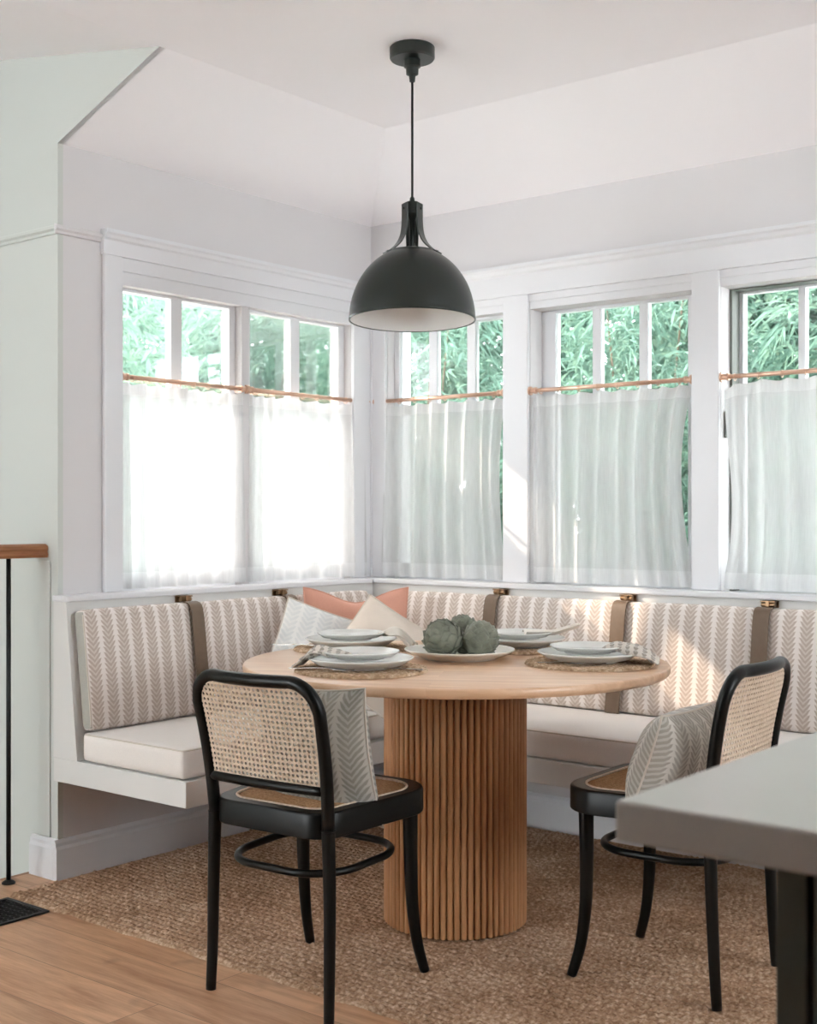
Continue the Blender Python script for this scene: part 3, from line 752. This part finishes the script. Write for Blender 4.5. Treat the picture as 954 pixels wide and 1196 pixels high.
# ------------------------------------------------------------------ rug
def make_rug():
    x0,x1,y0,y1 = .045, 2.52, -1.757, -.045
    st = .0048
    nx, ny = int((x1-x0)/st), int((y1-y0)/st)
    X, Y = np.meshgrid(np.linspace(x0,x1,nx+1), np.linspace(y0,y1,ny+1))
    # braided rows: plaits running along x, knots staggered from row to row
    ph = .0024*np.sin(7*X)+.0016*np.sin(19*X+3*Y)
    row = (Y+ph)/.025; ri = np.floor(row); rf = row-ri-.5
    cx = (X+.0023*np.sin(23*Y))/.0205+.5*(ri%2)+.35*np.sign((ri%2)-.5)*rf*1.6
    cf = cx-np.floor(cx)-.5
    hgt = np.clip(1-(rf/.52)**2,0,1)**.6*np.clip(1-(cf/.56)**2,0,1)**.6
    # raised diamond lattice
    a = (X+Y*1.25)/.175; b_ = (X-Y*1.25)/.175
    da = np.abs(a-np.round(a)); db = np.abs(b_-np.round(b_)); lat = np.clip(1-np.minimum(da,db)/.12,0,1)
    h = .002+.0098*hgt+.0042*lat*hgt
    edge = np.minimum.reduce([X-x0, x1-X, Y-y0, y1-Y])
    h = np.where(edge < .004, .001, h)
    # wavy selvedge
    Yw = Y+np.where(np.abs(Y-y0)<.03, (1-np.abs(Y-y0)/.03)*(.003*np.sin(40*X)+.003*np.sin(17*X+1)), 0)
    Xw = X+np.where(np.abs(X-x0)<.03, (1-np.abs(X-x0)/.03)*(.003*np.sin(37*Y)), 0)
    co_ = np.stack([Xw,Yw,h],-1).reshape(-1,3)
    idx = np.arange((nx+1)*(ny+1)).reshape(ny+1,nx+1)
    q = np.stack([idx[:-1,:-1],idx[:-1,1:],idx[1:,1:],idx[1:,:-1]],-1).reshape(-1,4)
    me = bpy.data.meshes.new('area_rug')
    me.vertices.add(len(co_)); me.vertices.foreach_set('co', co_.ravel())
    me.loops.add(q.size); me.loops.foreach_set('vertex_index', q.ravel().astype(np.int32))
    me.polygons.add(len(q)); me.polygons.foreach_set('loop_start', np.arange(0,q.size,4,dtype=np.int32))
    me.polygons.foreach_set('use_smooth', np.ones(len(q),dtype=bool))
    me.update(calc_edges=True); me.materials.append(M['jute'])
    o = bpy.data.objects.new('area_rug', me); COL.objects.link(o)
    return tag(o, 'large braided jute rug with a diamond weave under the table', 'rug')
make_rug()

# ------------------------------------------------------------------ cane-back chairs
def back_pt(s, v):
    """centre line of the bent back frame: s -1..1 across, v 0..1 up from the seat"""
    z = lerp(.44,.785,v)
    y = -.172-.010*v-.045*v*v
    return y, z
def make_chair():
    t = thing('dining_chair', '', 'chair', (0,0,0), group='black cane-back dining chairs')
    bw = M['black_wood']
    # seat: rounded frame with a cane panel
    o = rrect(.375,.445,-.192,.222,.07,.105,8); i_ = rrect(.305,.372,-.155,.186,.06,.085,8)
    n = len(o); m = MB()
    lv = [(o,.416,0),(o,.470,0),(o,.477,.004),(i_,.477,-.003),(i_,.470,0),(i_,.416,0)]
    vs = []
    for poly,z,ins in lv:
        cx, cy = 0,.015
        for p in poly:
            d = Vector((p[0]-cx,p[1]-cy)); k = 1-(ins/ d.length if d.length else 0); vs.append((cx+d.x*k, cy+d.y*k, z))
    fs = []
    for k in range(len(lv)):
        q = (k+1)%len(lv)
        for j in range(n): fs.append((k*n+j,k*n+(j+1)%n,q*n+(j+1)%n,q*n+j))
    m.add(vs, fs); m.build('seat_frame', bw, t, smooth='auto', bevel=.003)
    # seat cane, with its small open holes
    cane_panel(lambda u,v: Vector((lerp(-.19,.19,u), lerp(-.16,.19,v), .4735)), lambda u,v: inside(lerp(-.19,.19,u), lerp(-.16,.19,v), i_, .004), 34, 32, .24, .0022).build('seat_cane', M['cane_seat'], t)
    MB().tube([(p[0]*.985,p[1]*.985+.0005,.4765) for p in rrect(.312,.379,-.158,.189,.06,.085,8)], .0035, 6, closed=True).build('cane_spline', M['cane'], t, smooth=True)
    # front legs
    for s in (-1,1):
        MB().tube(spline([(s*.176,.158,.418),(s*.176,.157,.30),(s*.177,.159,.18),(s*.181,.171,.08),(s*.188,.193,.0)],6), [lerp(.0195,.0125,k/24) for k in range(25)], 14).build('leg', bw, t, smooth=True)
    # rear legs
    for s in (-1,1):
        MB().tube(spline([(s*.186,-.192,.0),(s*.184,-.184,.12),(s*.183,-.177,.28),(s*.179,-.1725,.42),(s*.1785,-.172,.44)],6), [lerp(.0125,.0175,k/24) for k in range(25)], 14).build('leg', bw, t, smooth=True)
    # bent back frame
    pts = []
    hw = lambda v: .1785+.014*v
    for k in range(10):
        v = k/9*.80; y,z = back_pt(1,v); pts.append((hw(v),y,z))
    rcn = .07
    for k in range(1,9):
        a = R_(90*k/9); v = .80+.20*math.sin(a); y,z = back_pt(1,v); pts.append((hw(1)-.0045-rcn*(1-math.cos(a)), y, z))
    y,z = back_pt(0,1.0)
    xt = hw(1)-.0045-rcn
    for k in range(0,13):
        x = lerp(xt,-xt,k/12); pts.append((x, y-.016*(1-(x/xt)**2), z))
    right = pts[:18]
    full = right + pts[18:] + [(-p[0],p[1],p[2]) for p in right[::-1]]
    MB().tube(full, .0155, 14).build('back_frame', bw, t, smooth=True)
    # lower rail of the back
    vr = .26; yr, zr = back_pt(0,vr)
    MB().tube([(lerp(-.185,.185,k/12), yr-.012*(1-(2*k/12-1)**2), zr) for k in range(13)], .012, 12).build('back_rail', bw, t, smooth=True)
    # cane back panel
    def fb(u,v):
        vv = lerp(vr,.985,v); y,z = back_pt(0,vv); x = lerp(-1,1,u)*(hw(vv)-.006)
        bow = lerp(.010,.015,v)*(1-(x/.2)**2)
        return Vector((x, y-bow, z))
    def okb(u,v):
        p = fb(u,v); w_ = hw(.9)-.004
        if v < .72: return True
        # round off the two upper corners
        cx, cz = w_-.075, back_pt(0,.80)[1]
        if abs(p.x) > cx and p.z > cz: return math.hypot(abs(p.x)-cx,(p.z-cz)) < .070
        return True
    cane_panel(fb, okb, 27, 20, .30, .0022).build('cane_back', M['cane'], t)
    # bentwood hoop between the legs
    hp = rrect(.342,.346,-.172,.158,.115,.12,9)
    MB().tube([(p[0],p[1],.325) for p in hp], .0095, 12, closed=True).build('stretcher', bw, t, smooth=True)
    return t
def inside(x, y, poly, mar):
    c = False; n = len(poly)
    for i in range(n):
        x0,y0 = poly[i]; x1,y1 = poly[(i+1)%n]
        if (y0 > y) != (y1 > y) and x < (x1-x0)*(y-y0)/(y1-y0)+x0: c = not c
    return c
def cane_panel(fn, ok, nu, nv, hole, th):
    """sheet of woven cane: each cell an octagonal hole in a square of strands, on a curved surface"""
    m = MB(); ang = [R_(22.5+45*k) for k in range(8)]
    for j in range(nv):
        for i in range(nu):
            if not ok((i+.5)/nu, (j+.5)/nv): continue
            outer = [(1,.42),(.42,1),(-.42,1),(-1,.42),(-1,-.42),(-.42,-1),(.42,-1),(1,-.42)]
            vs = []; 
            for (a,b_) in outer:
                vs.append(fn((i+.5+.5*a)/nu,(j+.5+.5*b_)/nv))
            for a in ang: vs.append(fn((i+.5+hole*math.cos(a)*1.08)/nu,(j+.5+hole*math.sin(a)*1.08)/nv))
            cor = [(1,1),(-1,1),(-1,-1),(1,-1)]
            for (a,b_) in cor: vs.append(fn((i+.5+.5*a)/nu,(j+.5+.5*b_)/nv))
            fs = [(k,(k+1)%8,8+(k+1)%8,8+k) for k in range(8)]
            fs += [(0,16,1),(2,17,3),(4,18,5),(6,19,7)]
            m.add(vs, fs)
    ob = m
    class W:                                          # thin solid sheet
        def build(s_, name, mat, parent):
            o_ = ob.build(name, mat, parent); md = o_.modifiers.new('weld','WELD'); md.merge_threshold = .00005
            so_ = o_.modifiers.new('solid','SOLIDIFY'); so_.thickness = th; so_.offset = 0
            return o_
    return W()
c1 = make_chair()
c1.location = (1.270,-1.688,.0); c1.rotation_euler = (R_(1.7),0,R_(3.5)); c1.location.z = .0065
c1['label'] = 'black bentwood cane-back chair at the front left of the table, seen from behind'
c2 = dup(c1, (1.942,-1.088,.0140), (0,0,R_(92)), 'black bentwood cane-back chair on the right, half hidden by the counter')

# ------------------------------------------------------------------ throw pillows
def pillow(name, label, mat, centre, xdir, ydir, w, h, t, seed=0, dent=.0, group='throw pillows', sag=0, k=.055):
    """xdir: across, ydir: up along the pillow; normal = x cross y"""
    X = Vector(xdir).normalized(); Y = Vector(ydir); Y = (Y-X*Y.dot(X)).normalized(); Z = X.cross(Y)
    o_ = thing(name, label, 'pillow', group=group)
    o_.matrix_world = Matrix(((X.x,Y.x,Z.x,centre[0]),(X.y,Y.y,Z.y,centre[1]),(X.z,Y.z,Z.z,centre[2]),(0,0,0,1)))
    rs = random.Random(seed); ph = [rs.uniform(0,6.28) for _ in range(4)]
    def pos(u, v, side):
        a, b_ = 2*u-1, 2*v-1
        # concave sides, ears at the corners
        x = w/2*a*(1-k*(1-b_*b_)*abs(a)**2); y = h/2*b_*(1-k*(1-a*a)*abs(b_)**2)
        if dent: y -= dent*max(0,b_)**1.5*math.exp(-(a/.55)**2)
        prof = max(0,(1-abs(a)**2.6))**.62*max(0,(1-abs(b_)**2.6))**.62
        z = side*t/2*prof
        z += .004*math.sin(6*a+ph[0])*math.sin(5*b_+ph[1])*prof
        z -= sag*(b_*b_)*.5
        return (x,y,z)
    m = MB(); n = 24
    m.grid(lambda u,v: pos(u,v,1), n, n, lambda u,v:(u*w,v*h))
    m.grid(lambda u,v: pos(u,v,-1), n, n, lambda u,v:(u*w,v*h), flip=True)
    m.build('cover', mat, o_, smooth=True)
    e = [pos(k/16,0,0) for k in range(16)]+[pos(1,k/16,0) for k in range(16)]+[pos(1-k/16,1,0) for k in range(16)]+[pos(0,1-k/16,0) for k in range(16)]
    MB().tube(e, .0028, 6, closed=True).build('piping', M['piping'] if mat is not M['coral'] else M['coral'], o_, smooth=True)
    return o_
def bxis(az, lean):   # across and up vectors for a pillow facing azimuth az (deg), leaning back by lean (deg)
    a = R_(az); f = Vector((math.cos(a),math.sin(a),0)); x = Vector((-math.sin(a),math.cos(a),0))
    up = Vector((0,0,1))*math.cos(R_(lean))-f*math.sin(R_(lean))
    return f, x, up
def spun(x, up, deg):
    c, s = math.cos(R_(deg)), math.sin(R_(deg)); return x*c+up*s, up*c-x*s
# on the chairs
f,x,u = bxis(93.5, 12)
pillow('throw_pillow', 'grey feather-print pillow standing on the front left chair', M['pil_grey'], (1.308,-1.730,.588), x, u, .34,.35,.15, 1, k=.10)
f,x,u = bxis(183, 20)
pillow('throw_pillow', 'leaf-print linen pillow on the right chair behind the counter', M['pil_leaf'], (1.972,-1.15,.560), x, u, .36,.29,.16, 2, k=.09)
# in the bench corner
f,x,u = bxis(-51, 12)
c = at(415, 735, 4.74)
pillow('throw_pillow', 'coral pink pillow in the corner, between the two pale pillows', M['coral'], (c.x,c.y,.705), x, u, .39,.40,.10, 3, dent=.05)
f,x,u = bxis(-40, 14); x2,u2 = spun(x,u,-20)
c = at(369, 760, 4.56)
pillow('throw_pillow', 'pale grey leaf-print pillow on the left, by the second back cushion', M['pil_white'], (c.x,c.y,.683), x2, u2, .31,.31,.09, 4)
f,x,u = bxis(-55, 30); x2,u2 = spun(x,u,-33)
c = at(446, 760, 4.37)
pillow('throw_pillow', 'oatmeal linen pillow with one corner up, in front of the coral pillow', M['pil_cream'], (c.x,c.y,.680), x2, u2, .35,.35,.10, 5)

# ------------------------------------------------------------------ table settings
def placemat():
    t = thing('placemat', '', 'placemat', group='round braided placemats')
    m = MB(); R = .178; nr, na = 60, 260
    vs = []
    for i in range(nr+1):
        r = R*i/nr
        for k in range(na):
            a = 2*math.pi*k/na
            ring = r/.0155; ri = math.floor(ring); rf = ring-ri-.5
            cnt = max(6,round(2*math.pi*(ri+.5)*.0155/.02)); cf = (cnt*a/(2*math.pi)+.5*(ri%2)+.5*rf)%1-.5
            hh = max(0,1-(rf/.54)**2)**.5*max(0,1-(cf/.58)**2)**.5
            rr = r if i < nr else r+.0025*math.cos(cnt*a)
            vs.append((rr*math.cos(a), rr*math.sin(a), (.003+.0065*hh) if i < nr else .0006))
    fs = []
    for i in range(nr):
        for k in range(na):
            q = (k+1)%na; fs.append((i*na+k,(i+1)*na+k,(i+1)*na+q,i*na+q))
    m.add(vs, fs); m.build('mat', M['seagrass'], t, smooth=True)
    return t
def plate_mesh(R, H, th=.005, foot=.6):
    return MB().lathe([(.001,0),(R*foot,0),(R*foot,.004),(R*.82,H*.35),(R*.96,H*.85),(R,H),(R-.002,H+.002),(R-.005,H+.001),(R*.93,H*.85),(R*.80,H*.42),(R*.62,th+.002),(.001,th)], seg=72)
P0 = TZ+.0005
spots = [('front left', 1.205,-1.452), ('back left', .825,-1.06), ('right', 1.602,-.94), ('back right', 1.222,-.712)]
mat0 = placemat(); dp0 = tag(plate_mesh(.142,.026).build('dinner_plate', M['plate'], smooth=True), '', 'plate', 'dinner plates'); sp0 = tag(plate_mesh(.106,.020).build('salad_plate', M['plate'], smooth=True), '', 'plate', 'salad plates')
who = {'front left':'in front of the near chair','back left':'nearest the corner pillows','right':'nearest the right chair','back right':'beyond the artichokes'}
for i,(k,x_,y_) in enumerate(spots):
    a = random.uniform(0,6)
    mt = mat0 if i == 0 else dup(mat0,(0,0,0),(0,0,0),'')
    mt.location = (x_,y_,P0); mt.rotation_euler = (0,0,a); mt['label'] = 'round braided seagrass placemat %s' % who[k]
    d = dp0 if i == 0 else dp0.copy()
    if i: COL.objects.link(d)
    dx, dy = x_+random.uniform(-.004,.004), y_+random.uniform(-.004,.004)
    d.location = (dx,dy,P0+.0098); d['label'] = 'large pale grey dinner plate under the smaller plate %s' % who[k]
    s_ = sp0 if i == 0 else sp0.copy()
    if i: COL.objects.link(s_)
    s_.location = (dx-.006,dy+.006,P0+.0098+.0225); s_['label'] = 'smaller pale plate on top of the dinner plate %s' % who[k]
# platter with artichokes
PLX, PLY = 1.230,-1.045
tag(MB().lathe([(.001,0),(.105,0),(.107,.004),(.135,.012),(.155,.022),(.160,.026),(.1595,.029),(.156,.029),(.148,.024),(.12,.013),(.09,.008),(.001,.007)], seg=80).build('serving_platter', M['platter'], smooth=True, loc=(PLX,PLY,P0)), 'wide ivory serving platter holding three artichokes', 'platter')
def artichoke(loc, r, h, rot, label, seed):
    rs = random.Random(seed); m = MB()
    m.lathe([(.001,-h*.5),(r*.45,-h*.49),(r*.78,-h*.3),(r*.88,0),(r*.74,h*.28),(r*.4,h*.44),(.001,h*.47)], seg=20)
    k = 0; rows = 7
    for row in range(rows):
        t = row/(rows-1); phi = lerp(-62,66,t); n = max(4,int(lerp(10,6,abs(t-.35)*1.4)))
        for q in range(n):
            az = 2*math.pi*(q+.5*(row%2))/n+rs.uniform(-.08,.08); lw_ = r*lerp(.60,.38,t)*rs.uniform(.9,1.1); ll_ = h*lerp(.44,.36,t)*rs.uniform(.92,1.1)
            ca, sa = math.cos(az), math.sin(az); vs = []
            nu, nv = 4, 5
            for b_ in range(nv+1):
                v = b_/nv; ph2 = R_(phi)+ (ll_/r)*v*.95
                bulge = .93+.12*v+.13*max(0,(v-.5)/.5)**1.5
                wv = lw_*math.sin(min(1,.35+v*.75)*math.pi*.5)*(1-max(0,(v-.45)/.55)**2.2)
                for a_ in range(nu+1):
                    s = 2*a_/nu-1
                    rr = r*math.cos(ph2)*bulge; zz = h*.5*math.sin(min(ph2,R_(100)))*bulge
                    cup = -.09*r*s*s
                    rr2 = max(rr+cup, .002)
                    tx = s*wv
                    vs.append((rr2*ca-tx*sa, rr2*sa+tx*ca, zz))
            fs = [(j*(nu+1)+i_,j*(nu+1)+i_+1,(j+1)*(nu+1)+i_+1,(j+1)*(nu+1)+i_) for j in range(nv) for i_ in range(nu)]
            m.add(vs, fs)
    o_ = m.build('artichoke', M['artichoke'], smooth=True); md = o_.modifiers.new('solid','SOLIDIFY'); md.thickness = .0016; md.offset = 1
    o_.location = loc; o_.rotation_euler = rot
    return tag(o_, label, 'artichoke', 'artichokes on the platter')
p = at(517,739,3.70); artichoke((p.x,p.y,P0+.060), .053,.100, (R_(24),R_(-16),.4), 'large green artichoke at the left front of the platter', 1)
p = at(561,739,3.70); artichoke((p.x,p.y,P0+.058), .048,.096, (R_(10),R_(28),1.9), 'green artichoke at the right front of the platter', 2)
p = at(541,730,3.81); artichoke((p.x,p.y,P0+.062), .048,.104, (R_(-12),R_(6),3.1), 'artichoke at the back of the platter, half hidden by the front two', 3)

# napkins
def napkin(label, mat, loc, ang, ln, wd, fn, seed, group=None):
    rs = random.Random(seed); ph = [rs.uniform(0,6.28) for _ in range(5)]
    o_ = MB().grid(lambda u,v: fn(u,v,ph), 30, 18, lambda u,v:(u*ln,v*wd)).build('napkin', mat, smooth=True)
    md = o_.modifiers.new('solid','SOLIDIFY'); md.thickness = .003; md.offset = 1
    o_.location = loc; o_.rotation_euler = (0,0,ang)
    return tag(o_, label, 'napkin', 'linen napkins')
def bunch(ln, wd, z0, zdrop, gather=.5):
    """napkin gathered in the middle of a plate, its fanned end hanging over the rim"""
    def fn(u, v, ph):
        w_ = wd*lerp(.25,1,min(1,u*1.5)**.8); y = (v-.5)*w_
        x = (u-.15)*ln
        z = z0+.010*math.sin(14*v+ph[0])*lerp(.3,1,u)+.006*math.sin(9*u+ph[1])*math.cos(11*v+ph[2])+.018*math.sin(math.pi*min(1,u*1.1))*(1-(2*v-1)**2)
        z -= zdrop*max(0,(u-.6)/.4)**1.4
        return (x,y,max(z,.012))
    return fn
sx,sy = spots[0][1:]
napkin('grey patterned napkin bunched over the left rim of the near plate', M['napkin'], (sx-.035,sy-.035,P0), R_(218.8-8), .15,.10, bunch(.15,.10,.040,.030), 1)
sx,sy = spots[2][1:]
napkin('striped linen napkin folded over the right rim of the plate by the right chair', M['napkin'], (sx+.055,sy+.045-.03,P0), R_(38.8-12), .16,.13, bunch(.16,.13,.040,.034), 2)
sx,sy = spots[1][1:]
napkin('cream napkin with a knotted end over the plate nearest the corner pillows', M['napkin_plain'], (sx+.07,sy+.07,P0), R_(38.8-25), .12,.07, bunch(.12,.07,.042,.030), 3)
sx,sy = spots[3][1:]
napkin('cream napkin with a lifted tip on the far right plate beyond the artichokes', M['napkin_plain'], (sx+.03,sy+.02,P0+.003), R_(38.8+4), .17,.10, lambda u,v,ph: ((u-.15)*.17,(v-.5)*.10*(1-.6*u),.046+.006*math.sin(8*v+ph[0])+.022*max(0,u-.55)/.45), 4)
# cutlery
def cutlery(kind, label, loc, ang):
    t = thing(kind, label, 'cutlery', loc, (0,0,ang), 'cutlery at the place settings')
    m = MB()
    def bar(pts, zt=.0025):
        vs = []; n = len(pts)
        for x_,hw_,z_ in pts: vs += [(x_,-hw_,z_),(x_,hw_,z_),(x_,hw_,z_+zt),(x_,-hw_,z_+zt)]
        fs = [(0,1,2,3),((n-1)*4+3,(n-1)*4+2,(n-1)*4+1,(n-1)*4)]
        for i in range(n-1):
            for k in range(4): fs.append((i*4+k,(i+1)*4+k,(i+1)*4+(k+1)%4,i*4+(k+1)%4))
        return vs, fs
    m.add(*bar([(-.095,.002,0),(-.092,.006,0),(-.07,.0065,.001),(-.03,.004,.003),(.02,.003,.005)]))
    m.build('handle', M['steel'], t, bevel=.0008)
    m = MB()
    if kind == 'fork':
        m.add(*bar([(.02,.003,.005),(.035,.010,.004),(.05,.012,.002)]))
        for s in (-.0095,-.0032,.0032,.0095):
            vs, fs = bar([(.05,.0018,.002),(.075,.0016,.001),(.092,.0008,.003)]); m.add([(v[0],v[1]+s,v[2]) for v in vs], fs)
        m.build('tines', M['steel'], t)
    else:
        m.add(*bar([(.02,.003,.005),(.03,.0085,.003),(.07,.0095,.002),(.10,.006,.001),(.112,.001,.001)], .0016)); m.build('blade', M['steel'], t)
    return t
zc_ = P0+.0098
p = at(452,779,3.38); cutlery('knife', 'silver knife on the near placemat, right of the plate', (p.x,p.y,zc_), R_(38.8+168+10))
p = at(375,782,3.38); cutlery('fork', 'silver fork on the near placemat, front left of the plate', (p.x,p.y,zc_), R_(38.8-22))
p = at(668,777,3.52); cutlery('fork', 'silver fork on the right placemat, front left of its plate', (p.x,p.y,zc_), R_(38.8-14))
p = at(352,755,4.0); cutlery('knife', 'silver knife on the placemat nearest the corner pillows', (p.x,p.y,zc_), R_(38.8+160))

# ------------------------------------------------------------------ kitchen island
IX, IY = 2.888,-3.052
isl = thing('kitchen_island', 'kitchen island with pale quartz top and dark painted base in the right foreground', 'island', (IX,IY,0))
MB().box((0,0,.879),(2.2,1.05,.915)).build('countertop', M['counter'], isl, bevel=.003, bseg=3)
b = MB().box((.118,.105,.0),(2.1,.95,.878)); b.build('cabinet_body', M['island'], isl)
bx_ = .110; k = 0
while bx_ < 2.0:                                                  # upright boards with grooves between them
    MB().box((bx_,.092,.004),(bx_+(.0285 if k == 0 else .10),.1045,.8775)).build('board', M['island'], isl, bevel=.0015)
    bx_ += (.0285 if k == 0 else .10)+.006; k += 1
    if k > 6: break

# ------------------------------------------------------------------ stair railing and floor register
rail = thing('stair_railing', 'oak handrail on a thin black iron baluster at the stair edge', 'railing', (-.081,0,0))
hp = [(-.030,1.030),(.030,1.030),(.033,1.040),(.029,1.050),(.033,1.058),(.031,1.068),(.020,1.074),(-.020,1.074),(-.031,1.068),(-.033,1.058),(-.029,1.050),(-.033,1.040)]
MB().prism(hp, 1, -3.4, JY-.001).build('handrail', M['rail_wood'], rail, bevel=.002)
for k in range(4):
    y_ = -1.672-.40*k
    bo = MB().tube([(0,y_,.008),(0,y_,1.031)], .0075, 12).build('baluster', M['iron'], rail, smooth=True)
    MB().lathe([(.001,0),(.021,0),(.021,.004),(.015,.009),(.010,.012),(.001,.013)], c=(0,y_,.0005), seg=20).build('foot', M['iron'], bo)
reg = thing('floor_register', 'black cast metal floor register at the rug corner', 'floor vent', (.165,-1.915,.0))
b = MB(); b.box((-.105,-.145,.0005),(.105,.145,.0035)); b.build('frame', M['iron'], reg, bevel=.001)
b = MB()
for i in range(9):
    for j in range(12):
        x_, y_ = -.08+.02*i, -.115+.021*j
        b.tube([(x_+.0075*math.cos(a),y_+.0075*math.sin(a),.0045) for a in [2*math.pi*q/8 for q in range(8)]], .0019, 5, closed=True)
b.box((-.105,-.145,.0035),(-.092,.145,.0062)); b.box((.092,-.145,.0035),(.105,.145,.0062)); b.box((-.092,-.145,.0035),(.092,-.130,.0062)); b.box((-.092,.130,.0035),(.092,.145,.0062))
b.build('grille', M['iron'], reg)

# ------------------------------------------------------------------ garden outside
struct(MB().box((-14,-9,-.62),(9,14,-.60)).build('ground', M['ground']))
def shrub(label, loc, R, H, nleaf, mat, seed, ll=.13, lwid=.016):
    g_ = np.random.default_rng(seed)
    t = thing('garden_shrub', label, 'shrub', loc, group='shrubs outside the windows')
    # leaf clusters: sprays that radiate from many twig tips
    ncl = nleaf//14
    th = g_.uniform(0,2*np.pi,ncl); zz = g_.uniform(.05,1,ncl); rr = R*np.sqrt(g_.uniform(.15,1,ncl))*(1-.45*np.abs(zz-.45)**1.5)
    C_ = np.stack([rr*np.cos(th),rr*np.sin(th),zz*H],1)
    C_ = np.repeat(C_,14,0); n = len(C_)
    az = np.repeat(th,14)+g_.normal(0,1.1,n); el = g_.normal(-.1,.55,n)
    D = np.stack([np.cos(az)*np.cos(el),np.sin(az)*np.cos(el),np.sin(el)],1)
    base = C_+g_.normal(0,.03,(n,3)); ln = ll*g_.uniform(.6,1.25,n)[:,None]; wd = lwid*g_.uniform(.7,1.3,n)[:,None]
    side = np.cross(D,g_.normal(0,1,(n,3))+np.array([0,0,1.2])); side /= np.linalg.norm(side,axis=1)[:,None]+1e-9
    up = np.cross(side,D)
    drp = np.array([0,0,-1])*ln*.22
    v0 = base; v1 = base+D*ln*.42+side*wd*.5+up*wd*.2; v2 = base+D*ln*.42-side*wd*.5+up*wd*.2; v3 = base+D*ln+drp; vm = base+D*ln*.45
    V = np.stack([v0,v1,v2,v3,vm],1).reshape(-1,3)
    k = np.arange(n)[:,None]*5
    F = np.concatenate([k+np.array([[0,1,4]]),k+np.array([[0,4,2]]),k+np.array([[1,3,4]]),k+np.array([[4,3,2]])],0)
    me = bpy.data.meshes.new('foliage'); me.vertices.add(len(V)); me.vertices.foreach_set('co',V.ravel())
    me.loops.add(F.size); me.loops.foreach_set('vertex_index',F.ravel().astype(np.int32)); me.polygons.add(len(F)); me.polygons.foreach_set('loop_start',np.arange(0,F.size,3,dtype=np.int32))
    me.update(calc_edges=True); me.materials.append(mat)
    o_ = bpy.data.objects.new('foliage', me); COL.objects.link(o_); o_.parent = t
    m = MB()
    for q in range(4):
        a = 2*math.pi*q/4+seed; r0 = .05; r1 = R*.35
        m.tube(spline([(r0*math.cos(a),r0*math.sin(a),0),(r1*.35*math.cos(a),r1*.35*math.sin(a),H*.45),(r1*math.cos(a+.2),r1*math.sin(a+.2),H*.92)],6), [lerp(.014,.004,i/12) for i in range(13)], 6)
    m.build('stem', M['bark'], t, smooth=True)
    return t
GZ = -.60
shrub('feathery green shrub outside the first right window', (-1.05,1.60,GZ), .72,3.3, 15000, M['leafA'], 1, ll=.105, lwid=.014)
shrub('feathery green shrub outside the middle right window', (.40,1.60,GZ), .62,3.4, 15000, M['leafA'], 2, ll=.11, lwid=.014)
shrub('dark bamboo-like shrub outside the rightmost window', (1.65,1.60,GZ), .62,3.5, 15000, M['leafA'], 3, ll=.14, lwid=.017)
shrub('tall back shrub filling the gap behind the right windows', (-1.5,3.1,GZ), .85,4.0, 15000, M['leafA'], 4, ll=.21, lwid=.055)
shrub('tall shrub far behind the middle right window', (.25,3.2,GZ), .85,4.0, 15000, M['leafA'], 9, ll=.21, lwid=.055)
shrub('tall bamboo-like shrub furthest right behind the windows', (2.0,3.2,GZ), .85,4.0, 14000, M['leafA'], 5, ll=.21, lwid=.055)
shrub('pale sunlit shrub outside the left half of the left window', (-2.2,.15,GZ), .62,3.0, 12000, M['leafB'], 6, ll=.12, lwid=.018)
shrub('pale sunlit shrub outside the right half of the left window', (-2.2,1.45,GZ), .62,3.0, 12000, M['leafB'], 7, ll=.12, lwid=.018)
shrub('pale shrub further off beyond the left window', (-3.9,1.0,GZ), .9,3.5, 12000, M['leafB'], 8, ll=.21, lwid=.055)
shrub('pale shrub furthest off beyond the corner', (-3.9,2.9,GZ), .9,3.5, 12000, M['leafB'], 12, ll=.21, lwid=.055)
